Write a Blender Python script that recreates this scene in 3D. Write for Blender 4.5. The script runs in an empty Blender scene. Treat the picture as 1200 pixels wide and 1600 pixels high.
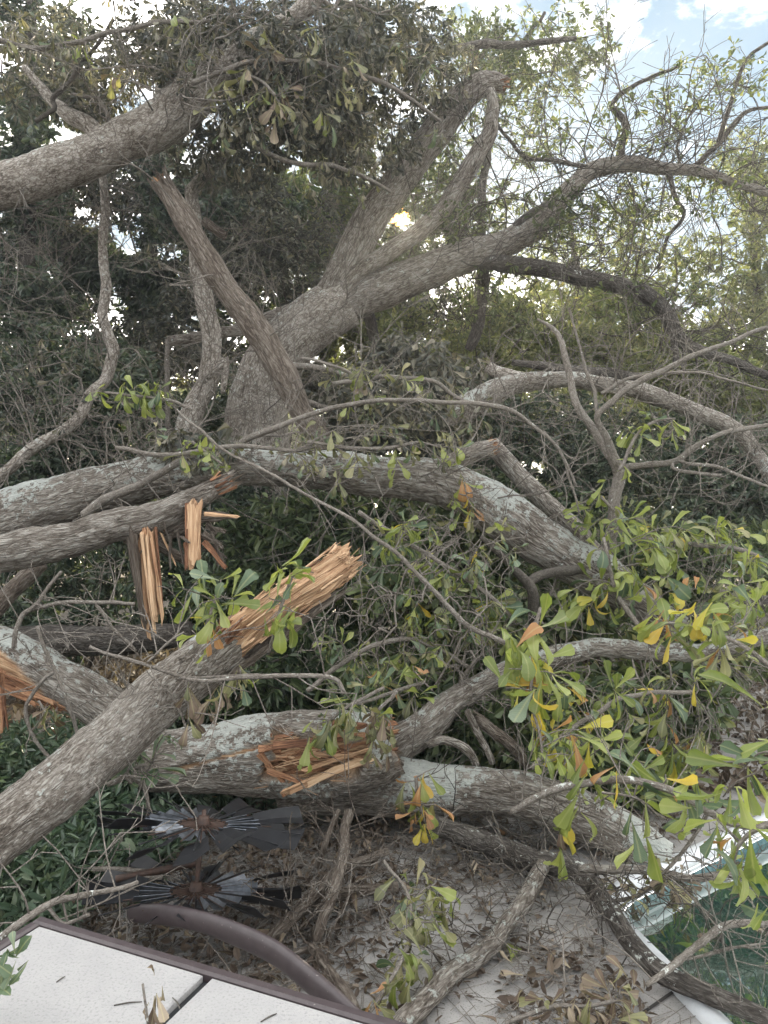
import bpy, math
import numpy as np
from mathutils import Vector, Matrix

rng = np.random.default_rng(11)
S = bpy.context.scene
COL = S.collection
R_ = math.radians

# ------------------------------------------------------------------ camera
FPX = 1142.0           # focal length in photo pixels (1200 x 1600)
CAMZ = 1.6
HOR = 800.0
cam = bpy.data.cameras.new('camera')
cam.sensor_fit = 'VERTICAL'
cam.sensor_height = 36.0
cam.lens = 36.0 * FPX / 1600.0
cam.clip_start = 0.05
cam.clip_end = 2000
camo = bpy.data.objects.new('camera', cam)
COL.objects.link(camo)
camo.location = (0, 0, CAMZ)
camo.rotation_euler = (R_(90), 0, 0)
S.camera = camo


def P(px, py, Y):
    """point of the place seen at photo pixel (px, py), Y metres away"""
    return np.array([(px - 600.0) / FPX * Y, Y, CAMZ - (py - HOR) / FPX * Y])


# ------------------------------------------------------------------ light
SUN_EL = math.atan2(HOR - 340.0, FPX)
SUN_AZ = math.atan2(25.0, FPX)
sun_dir = Vector((math.sin(SUN_AZ) * math.cos(SUN_EL), math.cos(SUN_AZ) * math.cos(SUN_EL), math.sin(SUN_EL)))
world = bpy.data.worlds.new('World')
S.world = world
world.use_nodes = True
nt = world.node_tree
nt.nodes.clear()


def N(tree, kind, **kw):
    n = tree.nodes.new(kind)
    for k, v in kw.items():
        if k.startswith('i_'):
            key = k[2:]
            n.inputs[int(key) if key.isdigit() else key.replace('_', ' ')].default_value = v
        else:
            setattr(n, k, v)
    return n


def L(tree, a, b):
    tree.links.new(a, b)


out = N(nt, 'ShaderNodeOutputWorld')
bg = N(nt, 'ShaderNodeBackground', i_Strength=0.1)
sky = N(nt, 'ShaderNodeTexSky', sky_type='NISHITA', sun_disc=False)
sky.sun_elevation = SUN_EL
sky.sun_rotation = SUN_AZ
sky.air_density = 1.0
sky.dust_density = 1.0
tc = N(nt, 'ShaderNodeTexCoord')
# clouds: noise over the sky direction
mp = N(nt, 'ShaderNodeMapping')
mp.inputs['Scale'].default_value = (1.0, 1.0, 1.9)
mp.inputs['Location'].default_value = (0.35, 0.2, 0.1)
L(nt, tc.outputs['Generated'], mp.inputs['Vector'])
cn = N(nt, 'ShaderNodeTexNoise', i_Scale=3.2, i_Detail=7.0, i_Roughness=0.58)
cn.inputs['Distortion'].default_value = 0.5
L(nt, mp.outputs['Vector'], cn.inputs['Vector'])
cr = N(nt, 'ShaderNodeMapRange', interpolation_type='SMOOTHSTEP')
cr.inputs['From Min'].default_value = 0.46
cr.inputs['From Max'].default_value = 0.62
L(nt, cn.outputs['Fac'], cr.inputs['Value'])
# clear sky: the physical sky plus the bright milky air between the clouds
sm = N(nt, 'ShaderNodeMix', data_type='RGBA', blend_type='MIX')
sm.inputs['Factor'].default_value = 0.95
sm.inputs['B'].default_value = (0.58, 1.02, 1.44, 1)
L(nt, sky.outputs['Color'], sm.inputs['A'])
cm = N(nt, 'ShaderNodeMix', data_type='RGBA', blend_type='MIX')
cm.inputs['B'].default_value = (15.2, 14.6, 13.8, 1)
L(nt, cr.outputs['Result'], cm.inputs['Factor'])
L(nt, sm.outputs['Result'], cm.inputs['A'])
# the sun's own disc, seen through the leaves
vd = N(nt, 'ShaderNodeVectorMath', operation='DOT_PRODUCT')
vd.inputs[1].default_value = sun_dir
nrm = N(nt, 'ShaderNodeVectorMath', operation='NORMALIZE')
L(nt, tc.outputs['Generated'], nrm.inputs[0])
L(nt, nrm.outputs['Vector'], vd.inputs[0])
sd = N(nt, 'ShaderNodeMapRange')
sd.inputs['From Min'].default_value = math.cos(R_(0.75))
sd.inputs['From Max'].default_value = math.cos(R_(0.55))
sd.inputs['To Min'].default_value = 0.0
sd.inputs['To Max'].default_value = 1.0
L(nt, vd.outputs['Value'], sd.inputs['Value'])
am = N(nt, 'ShaderNodeMix', data_type='RGBA', blend_type='MIX')
am.inputs['B'].default_value = (60, 22, 2.0, 1)
L(nt, sd.outputs['Result'], am.inputs['Factor'])
L(nt, cm.outputs['Result'], am.inputs['A'])
L(nt, am.outputs['Result'], bg.inputs['Color'])
L(nt, bg.outputs['Background'], out.inputs['Surface'])

sl = bpy.data.lights.new('sun', 'SUN')
sl.energy = 4.0
sl.angle = R_(1.0)
sl.color = (1.0, 0.86, 0.62)
so = bpy.data.objects.new('sun', sl)
COL.objects.link(so)
so.location = (0, 20, 30)
so.rotation_euler = (-sun_dir).to_track_quat('-Z', 'Y').to_euler()

S.view_settings.view_transform = 'Standard'
S.view_settings.look = 'None'
S.view_settings.exposure = 2.2
S.view_settings.gamma = 1
S.view_settings.use_curve_mapping = False
S.cycles.max_bounces = 6
S.cycles.diffuse_bounces = 2
S.cycles.transmission_bounces = 4
S.cycles.glossy_bounces = 2
S.cycles.use_denoising = True
S.cycles.use_adaptive_sampling = False
S.cycles.volume_bounces = 0
GLARE_HAZE = 0.0032


# ------------------------------------------------------------------ numpy helpers
def _hash(ix, iy, iz, seed):
    h = (ix.astype(np.int64) * 374761393 + iy.astype(np.int64) * 668265263 + iz.astype(np.int64) * 2147483647 + seed * 974711) & 0xFFFFFFFF
    h = ((h ^ (h >> 13)) * 1274126177) & 0xFFFFFFFF
    h = h ^ (h >> 16)
    return (h & 0xFFFFFF) / float(0xFFFFFF)


def vnoise(p, scale=1.0, seed=0):
    q = np.asarray(p, float) * scale
    i = np.floor(q)
    f = q - i
    f = f * f * (3 - 2 * f)
    i = i.astype(np.int64)
    r = 0
    for dx in (0, 1):
        wx = f[..., 0] if dx else 1 - f[..., 0]
        for dy in (0, 1):
            wy = f[..., 1] if dy else 1 - f[..., 1]
            for dz in (0, 1):
                wz = f[..., 2] if dz else 1 - f[..., 2]
                r = r + wx * wy * wz * _hash(i[..., 0] + dx, i[..., 1] + dy, i[..., 2] + dz, seed)
    return r


def unit(v):
    v = np.asarray(v, float)
    return v / (np.linalg.norm(v, axis=-1, keepdims=True) + 1e-12)


def make_mesh(name, V, Fs, attrs=None, mat=None, smooth=True):
    """V (n,3); Fs a list of int arrays (m,k); attrs {name: (n,) or (n,3)}"""
    me = bpy.data.meshes.new(name)
    V = np.asarray(V, np.float32)
    Fs = [np.asarray(f, np.int32) for f in Fs if len(f)]
    loops = np.concatenate([f.ravel() for f in Fs])
    tot = np.concatenate([np.full(len(f), f.shape[1], np.int32) for f in Fs])
    st = np.concatenate([[0], np.cumsum(tot)[:-1]]).astype(np.int32)
    me.vertices.add(len(V))
    me.vertices.foreach_set('co', V.ravel())
    me.loops.add(len(loops))
    me.loops.foreach_set('vertex_index', loops)
    me.polygons.add(len(tot))
    me.polygons.foreach_set('loop_start', st)
    me.polygons.foreach_set('loop_total', tot)
    me.polygons.foreach_set('use_smooth', np.full(len(tot), smooth))
    for k, a in (attrs or {}).items():
        a = np.asarray(a, np.float32)
        if a.ndim == 1:
            at = me.attributes.new(k, 'FLOAT', 'POINT')
            at.data.foreach_set('value', a)
        else:
            at = me.attributes.new(k, 'FLOAT_VECTOR', 'POINT')
            at.data.foreach_set('vector', a.ravel())
    me.update(calc_edges=True)
    if mat:
        me.materials.append(mat)
    return me


def link(name, me, parent=None, loc=None):
    o = bpy.data.objects.new(name, me)
    COL.objects.link(o)
    if loc is not None:
        o.location = Vector(loc)
    if parent is not None:
        o.parent = parent
    return o


def thing(name, label, cat, loc, group=None):
    o = bpy.data.objects.new(name, None)
    COL.objects.link(o)
    o.empty_display_size = 0.1
    o.location = Vector(loc)
    o['label'] = label
    o['category'] = cat
    if group:
        o['group'] = group
    return o


def tag(o, label, cat, group=None):
    o['label'] = label
    o['category'] = cat
    if group:
        o['group'] = group
    return o


def loc_of(root):
    return np.array(root.location)


def part(root, name, V, Fs, attrs=None, mat=None, smooth=True, kind=None):
    """a mesh given in world coordinates, as a child of root"""
    me = make_mesh(name, np.asarray(V) - loc_of(root), Fs, attrs, mat, smooth)
    o = link(name, me, root)
    if kind:
        o['kind'] = kind
    return o


# ------------------------------------------------------------------ materials
def newmat(name):
    m = bpy.data.materials.new(name)
    m.use_nodes = True
    t = m.node_tree
    t.nodes.clear()
    o = N(t, 'ShaderNodeOutputMaterial')
    return m, t, o


def ramp(t, fac, stops):
    r = N(t, 'ShaderNodeValToRGB')
    el = r.color_ramp.elements
    while len(el) < len(stops):
        el.new(0.5)
    for e, (p, c) in zip(el, stops):
        e.position = p
        e.color = (*c, 1)
    L(t, fac, r.inputs['Fac'])
    return r.outputs['Color']


def attr(t, name):
    a = N(t, 'ShaderNodeAttribute', attribute_name=name)
    return a


def math_(t, op, a, b=None, clamp=False):
    n = N(t, 'ShaderNodeMath', operation=op)
    n.use_clamp = clamp
    for i, v in enumerate((a, b)):
        if v is None:
            continue
        if isinstance(v, (int, float)):
            n.inputs[i].default_value = v
        else:
            L(t, v, n.inputs[i])
    return n.outputs[0]


def mixc(t, fac, a, b, mode='MIX'):
    n = N(t, 'ShaderNodeMix', data_type='RGBA', blend_type=mode)
    for key, v in (('Factor', fac), ('A', a), ('B', b)):
        if isinstance(v, (int, float)):
            n.inputs[key].default_value = v
        elif isinstance(v, tuple):
            n.inputs[key].default_value = (*v, 1)
        else:
            L(t, v, n.inputs[key])
    return n.outputs['Result']


def bark_mat(name, cols, scale=1.0, depth=0.6, stretch=0.22, lichcol=(0.56, 0.585, 0.55)):
    m, t, o = newmat(name)
    g = attr(t, 'g').outputs['Vector']
    mp = N(t, 'ShaderNodeMapping')
    mp.inputs['Scale'].default_value = (55 * scale, 55 * scale, 55 * scale * stretch)
    L(t, g, mp.inputs['Vector'])
    warp = N(t, 'ShaderNodeTexNoise', i_Scale=0.35, i_Detail=3.0)
    L(t, mp.outputs['Vector'], warp.inputs['Vector'])
    add = N(t, 'ShaderNodeVectorMath', operation='MULTIPLY_ADD')
    add.inputs[1].default_value = (2.2, 2.2, 2.2)
    L(t, warp.outputs['Color'], add.inputs[0])
    L(t, mp.outputs['Vector'], add.inputs[2])
    def ridge(src, sc, det, width):
        nn = N(t, 'ShaderNodeTexNoise', i_Scale=sc, i_Detail=det, i_Roughness=0.55)
        L(t, src, nn.inputs['Vector'])
        rr = N(t, 'ShaderNodeMapRange', interpolation_type='SMOOTHSTEP')
        rr.inputs['From Max'].default_value = width
        L(t, math_(t, 'ABSOLUTE', math_(t, 'SUBTRACT', nn.outputs['Fac'], 0.5)), rr.inputs['Value'])
        return rr.outputs['Result']
    k1 = ridge(add.outputs['Vector'], 0.62, 2.0, 0.11)
    k2 = ridge(add.outputs['Vector'], 1.35, 3.0, 0.12)
    crack = math_(t, 'MULTIPLY', math_(t, 'ADD', math_(t, 'MULTIPLY', k1, 0.6), 0.4), math_(t, 'ADD', math_(t, 'MULTIPLY', k2, 0.5), 0.5))
    fine = N(t, 'ShaderNodeTexNoise', i_Scale=2.6, i_Detail=7.0, i_Roughness=0.7)
    L(t, mp.outputs['Vector'], fine.inputs['Vector'])
    mp2 = N(t, 'ShaderNodeMapping')
    mp2.inputs['Scale'].default_value = (9, 9, 4)
    L(t, g, mp2.inputs['Vector'])
    big = N(t, 'ShaderNodeTexNoise', i_Scale=1.0, i_Detail=5.0, i_Roughness=0.6)
    L(t, mp2.outputs['Vector'], big.inputs['Vector'])
    h = math_(t, 'ADD', math_(t, 'MULTIPLY', crack, 0.75), math_(t, 'SUBTRACT', math_(t, 'MULTIPLY', fine.outputs['Fac'], 0.8), 0.25))
    v = math_(t, 'ADD', math_(t, 'MULTIPLY', h, 0.62), math_(t, 'MULTIPLY', big.outputs['Fac'], 0.5))
    c = ramp(t, v, [(0.30, cols[0]), (0.48, cols[1]), (0.66, cols[2]), (0.92, cols[3])])
    # lichen crusts
    lm = N(t, 'ShaderNodeTexNoise', i_Scale=22.0, i_Detail=8.0, i_Roughness=0.75)
    L(t, g, lm.inputs['Vector'])
    lf = math_(t, 'ADD', attr(t, 'lich').outputs['Fac'], math_(t, 'MULTIPLY', math_(t, 'SUBTRACT', lm.outputs['Fac'], 0.5), 4.2))
    lmask = N(t, 'ShaderNodeMapRange', interpolation_type='SMOOTHSTEP')
    lmask.inputs['From Min'].default_value = 0.40
    lmask.inputs['From Max'].default_value = 0.52
    L(t, lf, lmask.inputs['Value'])
    lcol = mixc(t, fine.outputs['Fac'], tuple(x * 0.6 for x in lichcol), tuple(min(1, x * 1.25) for x in lichcol))
    c = mixc(t, lmask.outputs['Result'], c, lcol)
    # bare wood
    mpw = N(t, 'ShaderNodeMapping')
    mpw.inputs['Scale'].default_value = (90, 90, 5)
    L(t, g, mpw.inputs['Vector'])
    wn = N(t, 'ShaderNodeTexNoise', i_Scale=1.0, i_Detail=6.0, i_Roughness=0.6)
    L(t, mpw.outputs['Vector'], wn.inputs['Vector'])
    wc = ramp(t, wn.outputs['Fac'], WOODRAMP)
    wmk = attr(t, 'wood').outputs['Fac']
    c = mixc(t, wmk, c, wc)
    bs = N(t, 'ShaderNodeBsdfPrincipled', i_Roughness=0.92)
    bs.inputs['Specular IOR Level'].default_value = 0.2
    L(t, c, bs.inputs['Base Color'])
    bu = N(t, 'ShaderNodeBump', i_Strength=depth, i_Distance=0.03 / scale)
    hh = math_(t, 'ADD', h, math_(t, 'MULTIPLY', lmask.outputs['Result'], 0.12))
    hh = mixc(t, wmk, hh, wn.outputs['Fac'])
    L(t, hh, bu.inputs['Height'])
    L(t, bu.outputs['Normal'], bs.inputs['Normal'])
    L(t, bs.outputs['BSDF'], o.inputs['Surface'])
    return m


WOODRAMP = [(0.26, (0.12, 0.062, 0.036)), (0.40, (0.31, 0.182, 0.105)), (0.54, (0.50, 0.325, 0.195)), (0.72, (0.65, 0.48, 0.325))]
REDRAMP = [(0.28, (0.06, 0.027, 0.017)), (0.44, (0.18, 0.085, 0.048)), (0.6, (0.34, 0.18, 0.10)), (0.78, (0.52, 0.33, 0.20))]


def wood_mat(name, stops):
    m, t, o = newmat(name)
    g = attr(t, 'g').outputs['Vector']
    oi = N(t, 'ShaderNodeObjectInfo')
    ad = N(t, 'ShaderNodeVectorMath', operation='MULTIPLY_ADD')
    ad.inputs[1].default_value = (7.3, 3.1, 5.7)
    cb = N(t, 'ShaderNodeCombineXYZ')
    for k in 'XYZ':
        L(t, oi.outputs['Random'], cb.inputs[k])
    L(t, cb.outputs['Vector'], ad.inputs[0])
    L(t, g, ad.inputs[2])
    mpw = N(t, 'ShaderNodeMapping')
    mpw.inputs['Scale'].default_value = (120, 120, 5)
    L(t, ad.outputs['Vector'], mpw.inputs['Vector'])
    wn = N(t, 'ShaderNodeTexNoise', i_Scale=1.0, i_Detail=6.0, i_Roughness=0.62)
    L(t, mpw.outputs['Vector'], wn.inputs['Vector'])
    v = math_(t, 'ADD', wn.outputs['Fac'], math_(t, 'MULTIPLY', math_(t, 'SUBTRACT', oi.outputs['Random'], 0.5), 0.26))
    c = ramp(t, v, stops)
    bs = N(t, 'ShaderNodeBsdfPrincipled', i_Roughness=0.8)
    bs.inputs['Specular IOR Level'].default_value = 0.25
    L(t, c, bs.inputs['Base Color'])
    bu = N(t, 'ShaderNodeBump', i_Strength=0.7, i_Distance=0.006)
    L(t, wn.outputs['Fac'], bu.inputs['Height'])
    L(t, bu.outputs['Normal'], bs.inputs['Normal'])
    L(t, bs.outputs['BSDF'], o.inputs['Surface'])
    return m


def leaf_mat(name, stops, trans=0.35, rough=0.5, obj=False, transcol=1.35, spec=0.4):
    """hue attribute (or the object's random) picks the leaf's own colour"""
    m, t, o = newmat(name)
    if obj:
        r = N(t, 'ShaderNodeObjectInfo').outputs['Random']
        lf = attr(t, 'lf')
        sx = N(t, 'ShaderNodeSeparateXYZ')
        L(t, lf.outputs['Vector'], sx.inputs['Vector'])
        nz = N(t, 'ShaderNodeTexNoise', i_Scale=3.0, i_Detail=4.0)
        cb = N(t, 'ShaderNodeCombineXYZ')
        L(t, sx.outputs['X'], cb.inputs['X'])
        L(t, sx.outputs['Y'], cb.inputs['Y'])
        L(t, math_(t, 'MULTIPLY', r, 37.0), cb.inputs['Z'])
        L(t, cb.outputs['Vector'], nz.inputs['Vector'])
        f = math_(t, 'ADD', math_(t, 'MULTIPLY', r, 0.75), math_(t, 'MULTIPLY', nz.outputs['Fac'], 0.3))
        c = ramp(t, f, stops)
        # pale midrib and veins
        av = math_(t, 'ABSOLUTE', sx.outputs['Y'])
        rib = N(t, 'ShaderNodeMapRange')
        rib.inputs['From Min'].default_value = 0.0
        rib.inputs['From Max'].default_value = 0.035
        rib.inputs['To Min'].default_value = 0.5
        rib.inputs['To Max'].default_value = 0.0
        L(t, av, rib.inputs['Value'])
        c = mixc(t, rib.outputs['Result'], c, mixc(t, 0.6, c, (0.5, 0.48, 0.25)))
        ve = N(t, 'ShaderNodeTexWave', i_Scale=5.5, i_Distortion=0.0)
        vc = N(t, 'ShaderNodeCombineXYZ')
        L(t, math_(t, 'SUBTRACT', sx.outputs['X'], math_(t, 'MULTIPLY', av, 0.8)), vc.inputs['X'])
        L(t, vc.outputs['Vector'], ve.inputs['Vector'])
        bh = ve.outputs['Fac']
    else:
        f = attr(t, 'hue').outputs['Fac']
        c = ramp(t, f, stops)
        bh = None
    bs = N(t, 'ShaderNodeBsdfPrincipled', i_Roughness=rough)
    bs.inputs['Specular IOR Level'].default_value = spec
    L(t, c, bs.inputs['Base Color'])
    if bh is not None:
        bu = N(t, 'ShaderNodeBump', i_Strength=0.25, i_Distance=0.002)
        L(t, bh, bu.inputs['Height'])
        L(t, bu.outputs['Normal'], bs.inputs['Normal'])
    tr = N(t, 'ShaderNodeBsdfTranslucent')
    L(t, mixc(t, 1.0, c, (transcol, transcol, transcol * 0.55), 'MULTIPLY'), tr.inputs['Color'])
    mx = N(t, 'ShaderNodeMixShader', i_Fac=trans)
    L(t, bs.outputs['BSDF'], mx.inputs[1])
    L(t, tr.outputs['BSDF'], mx.inputs[2])
    L(t, mx.outputs['Shader'], o.inputs['Surface'])
    return m


def plain_mat(name, col, rough=0.6, metal=0.0, spec=0.5, noise=None, bump=None, noise2=None):
    m, t, o = newmat(name)
    bs = N(t, 'ShaderNodeBsdfPrincipled', i_Roughness=rough, i_Metallic=metal)
    bs.inputs['Specular IOR Level'].default_value = spec
    tcn = N(t, 'ShaderNodeTexCoord').outputs['Object']
    c = None
    if noise:
        sc, c2, det = noise
        nz = N(t, 'ShaderNodeTexNoise', i_Scale=sc, i_Detail=det, i_Roughness=0.65)
        L(t, tcn, nz.inputs['Vector'])
        mr = N(t, 'ShaderNodeMapRange')
        mr.inputs['From Min'].default_value = 0.35
        mr.inputs['From Max'].default_value = 0.68
        L(t, nz.outputs['Fac'], mr.inputs['Value'])
        c = mixc(t, mr.outputs['Result'], col, c2)
    if noise2:
        sc, c2, lo, hi = noise2
        nz = N(t, 'ShaderNodeTexNoise', i_Scale=sc, i_Detail=3.0)
        L(t, tcn, nz.inputs['Vector'])
        mr = N(t, 'ShaderNodeMapRange')
        mr.inputs['From Min'].default_value = lo
        mr.inputs['From Max'].default_value = hi
        L(t, nz.outputs['Fac'], mr.inputs['Value'])
        c = mixc(t, mr.outputs['Result'], c if c is not None else col, c2)
    if c is None:
        bs.inputs['Base Color'].default_value = (*col, 1)
    else:
        L(t, c, bs.inputs['Base Color'])
    if bump:
        sc, st, dist = bump
        nz = N(t, 'ShaderNodeTexNoise', i_Scale=sc, i_Detail=5.0, i_Roughness=0.7)
        L(t, tcn, nz.inputs['Vector'])
        bu = N(t, 'ShaderNodeBump', i_Strength=st, i_Distance=dist)
        L(t, nz.outputs['Fac'], bu.inputs['Height'])
        L(t, bu.outputs['Normal'], bs.inputs['Normal'])
    L(t, bs.outputs['BSDF'], o.inputs['Surface'])
    return m


GREYBARK = [(0.03, 0.023, 0.018), (0.165, 0.141, 0.119), (0.325, 0.295, 0.26), (0.51, 0.485, 0.445)]
BROWNBARK = [(0.045, 0.034, 0.028), (0.125, 0.10, 0.082), (0.22, 0.186, 0.155), (0.36, 0.32, 0.28)]
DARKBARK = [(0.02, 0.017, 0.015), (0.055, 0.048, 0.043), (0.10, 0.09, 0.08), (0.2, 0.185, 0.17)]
M = {}
M['bark'] = bark_mat('furrowed_grey_bark', GREYBARK, 1.0, 0.9)
M['bark_fine'] = bark_mat('close_furrowed_bark', GREYBARK, 1.45, 0.9, 0.3)
M['bark_coarse'] = bark_mat('deep_furrowed_bark', GREYBARK, 0.85, 1.0, 0.24)
M['bark_smooth'] = bark_mat('smooth_grey_bark', GREYBARK, 0.9, 0.5, 0.5)
M['bark_brown'] = bark_mat('weathered_brown_bark', BROWNBARK, 0.9, 0.9, 0.2)
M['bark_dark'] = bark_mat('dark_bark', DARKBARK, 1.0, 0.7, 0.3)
M['twig'] = bark_mat('twig_bark', [(0.05, 0.042, 0.035), (0.12, 0.105, 0.09), (0.19, 0.17, 0.15), (0.28, 0.26, 0.235)], 2.5, 0.3, 0.4)
M['twig_dark'] = bark_mat('dark_twig_bark', [(0.02, 0.017, 0.015), (0.05, 0.043, 0.037), (0.085, 0.075, 0.065), (0.14, 0.13, 0.115)], 2.5, 0.3, 0.4)
M['wood'] = wood_mat('fresh_split_wood', WOODRAMP)
M['redwood'] = wood_mat('reddish_split_wood', REDRAMP)

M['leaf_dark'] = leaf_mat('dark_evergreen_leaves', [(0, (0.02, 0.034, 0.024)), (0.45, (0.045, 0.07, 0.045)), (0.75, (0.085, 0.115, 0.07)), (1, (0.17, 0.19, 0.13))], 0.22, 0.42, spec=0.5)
M['leaf_wilt'] = leaf_mat('wilted_brown_green_leaves', [(0, (0.032, 0.037, 0.034)), (0.45, (0.078, 0.081, 0.066)), (0.75, (0.15, 0.142, 0.11)), (1, (0.31, 0.272, 0.21))], 0.25, 0.5)
M['leaf_oak'] = leaf_mat('oak_crown_leaves', [(0, (0.04, 0.055, 0.03)), (0.45, (0.085, 0.11, 0.05)), (0.8, (0.15, 0.175, 0.08)), (1, (0.26, 0.25, 0.12))], 0.4, 0.5)
M['leaf_olive'] = leaf_mat('olive_background_leaves', [(0, (0.075, 0.095, 0.045)), (0.5, (0.14, 0.165, 0.072)), (0.85, (0.21, 0.225, 0.10)), (1, (0.3, 0.28, 0.14))], 0.4, 0.55)
M['leaf_mid'] = leaf_mat('undergrowth_leaves', [(0, (0.03, 0.05, 0.028)), (0.4, (0.08, 0.115, 0.055)), (0.7, (0.15, 0.19, 0.085)), (0.9, (0.25, 0.28, 0.14)), (1, (0.38, 0.36, 0.16))], 0.28, 0.42, spec=0.5)  # palest stops put bright glints into the colour of some leaves
M['leaf_ground'] = leaf_mat('ground_cover_leaves', [(0, (0.03, 0.055, 0.036)), (0.45, (0.075, 0.118, 0.075)), (0.8, (0.14, 0.19, 0.125)), (1, (0.24, 0.28, 0.2))], 0.22, 0.4, spec=0.5)
M['leaf_brown_mass'] = leaf_mat('dry_litter', [(0, (0.045, 0.033, 0.026)), (0.4, (0.10, 0.075, 0.058)), (0.75, (0.17, 0.135, 0.105)), (1, (0.30, 0.25, 0.20))], 0.1, 0.7, spec=0.25)

LG = {
    'green': leaf_mat('fresh_green_leaf', [(0, (0.09, 0.125, 0.035)), (0.35, (0.175, 0.22, 0.055)), (0.7, (0.26, 0.305, 0.085)), (1, (0.35, 0.38, 0.15))], 0.42, 0.3, True, spec=0.55),
    'deep': leaf_mat('deep_green_leaf', [(0, (0.05, 0.085, 0.05)), (0.5, (0.09, 0.135, 0.075)), (1, (0.19, 0.235, 0.17))], 0.3, 0.36, True),
    'yellow': leaf_mat('yellowing_leaf', [(0, (0.36, 0.36, 0.06)), (0.5, (0.5, 0.40, 0.07)), (1, (0.55, 0.36, 0.08))], 0.4, 0.5, True),
    'orange': leaf_mat('orange_brown_leaf', [(0, (0.30, 0.15, 0.065)), (0.5, (0.40, 0.21, 0.09)), (1, (0.30, 0.17, 0.10))], 0.3, 0.6, True),
    'olive': leaf_mat('limp_olive_leaf', [(0, (0.09, 0.10, 0.055)), (0.4, (0.17, 0.175, 0.09)), (0.75, (0.25, 0.245, 0.13)), (1, (0.30, 0.25, 0.15))], 0.3, 0.45, True),
    'dusky': leaf_mat('dusky_wilted_leaf', [(0, (0.06, 0.062, 0.05)), (0.4, (0.11, 0.107, 0.082)), (0.75, (0.175, 0.16, 0.12)), (1, (0.27, 0.235, 0.175))], 0.25, 0.5, True),
    'brown': leaf_mat('dry_brown_leaf', [(0, (0.06, 0.04, 0.03)), (0.35, (0.125, 0.09, 0.068)), (0.7, (0.21, 0.165, 0.125)), (1, (0.34, 0.285, 0.22))], 0.12, 0.7, True, spec=0.25),
}

M['soil'] = plain_mat('soil', (0.045, 0.036, 0.028), 0.95, noise=(6, (0.085, 0.07, 0.052), 8), bump=(18, 0.8, 0.03))
M['deck'] = plain_mat('sandy_concrete', (0.24, 0.23, 0.22), 0.9, spec=0.3, noise=(2.4, (0.35, 0.34, 0.33), 8), noise2=(160, (0.12, 0.112, 0.105), 0.55, 0.75), bump=(180, 0.35, 0.004))
M['joint'] = plain_mat('deck_joint_filler', (0.03, 0.027, 0.025), 0.9)
M['coping'] = plain_mat('white_pool_edge', (0.56, 0.58, 0.60), 0.35, noise=(14, (0.46, 0.48, 0.5), 4))
M['tile'] = plain_mat('teal_tile', (0.04, 0.10, 0.11), 0.2, noise=(30, (0.10, 0.18, 0.19), 1))
M['poolwall'] = plain_mat('green_pool_wall', (0.07, 0.14, 0.115), 0.7)
M['panel'] = plain_mat('white_textured_panel', (0.31, 0.305, 0.305), 0.85, spec=0.3, noise=(5, (0.355, 0.348, 0.343), 9), noise2=(150, (0.25, 0.245, 0.245), 0.52, 0.72), bump=(170, 0.7, 0.004))
M['brownmetal'] = plain_mat('dark_brown_painted_metal', (0.042, 0.031, 0.034), 0.42, noise=(30, (0.06, 0.047, 0.05), 5), noise2=(95, (0.2, 0.17, 0.16), 0.70, 0.76))
M['blackmetal'] = plain_mat('black_sheet_metal', (0.009, 0.0095, 0.012), 0.5, spec=0.35, noise=(22, (0.015, 0.016, 0.019), 4))
M['greymetal'] = plain_mat('dull_steel', (0.19, 0.21, 0.245), 0.38, 0.7, noise=(25, (0.07, 0.077, 0.088), 4))
M['rust'] = plain_mat('rusty_rod', (0.085, 0.047, 0.034), 0.6, 0.3, noise=(60, (0.035, 0.025, 0.022), 5))
M['shingle'] = plain_mat('grey_shingle', (0.20, 0.205, 0.23), 0.9, noise=(3, (0.30, 0.30, 0.33), 6))
M['siding'] = plain_mat('pale_siding', (0.45, 0.44, 0.42), 0.8, noise=(2, (0.38, 0.37, 0.35), 4))
M['trim'] = plain_mat('white_trim', (0.75, 0.75, 0.74), 0.6)
M['glass'] = plain_mat('dark_pane', (0.02, 0.025, 0.03), 0.08)
M['fence'] = plain_mat('weathered_dark_board', (0.055, 0.047, 0.043), 0.85, noise=(9, (0.085, 0.072, 0.064), 6))
M['cloth'] = plain_mat('faded_red_cloth', (0.5, 0.17, 0.12), 0.8, noise=(12, (0.55, 0.26, 0.2), 4))

m, t, o = newmat('pool_water')
bs = N(t, 'ShaderNodeBsdfPrincipled', i_Roughness=0.03)
bs.inputs['Base Color'].default_value = (0.018, 0.055, 0.042, 1)
bs.inputs['IOR'].default_value = 1.33
bs.inputs['Specular IOR Level'].default_value = 1.0
bu = N(t, 'ShaderNodeBump', i_Strength=0.05, i_Distance=0.01)
nz = N(t, 'ShaderNodeTexNoise', i_Scale=5.0, i_Detail=2.0)
L(t, N(t, 'ShaderNodeTexCoord').outputs['Object'], nz.inputs['Vector'])
L(t, nz.outputs['Fac'], bu.inputs['Height'])
L(t, bu.outputs['Normal'], bs.inputs['Normal'])
gl = N(t, 'ShaderNodeBsdfGlossy', i_Roughness=0.02)
gl.inputs['Color'].default_value = (0.9, 0.95, 0.93, 1)
L(t, bu.outputs['Normal'], gl.inputs['Normal'])
mx = N(t, 'ShaderNodeMixShader', i_Fac=0.42)
L(t, bs.outputs['BSDF'], mx.inputs[1])
L(t, gl.outputs['BSDF'], mx.inputs[2])
L(t, mx.outputs['Shader'], o.inputs['Surface'])
M['water'] = m


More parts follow.
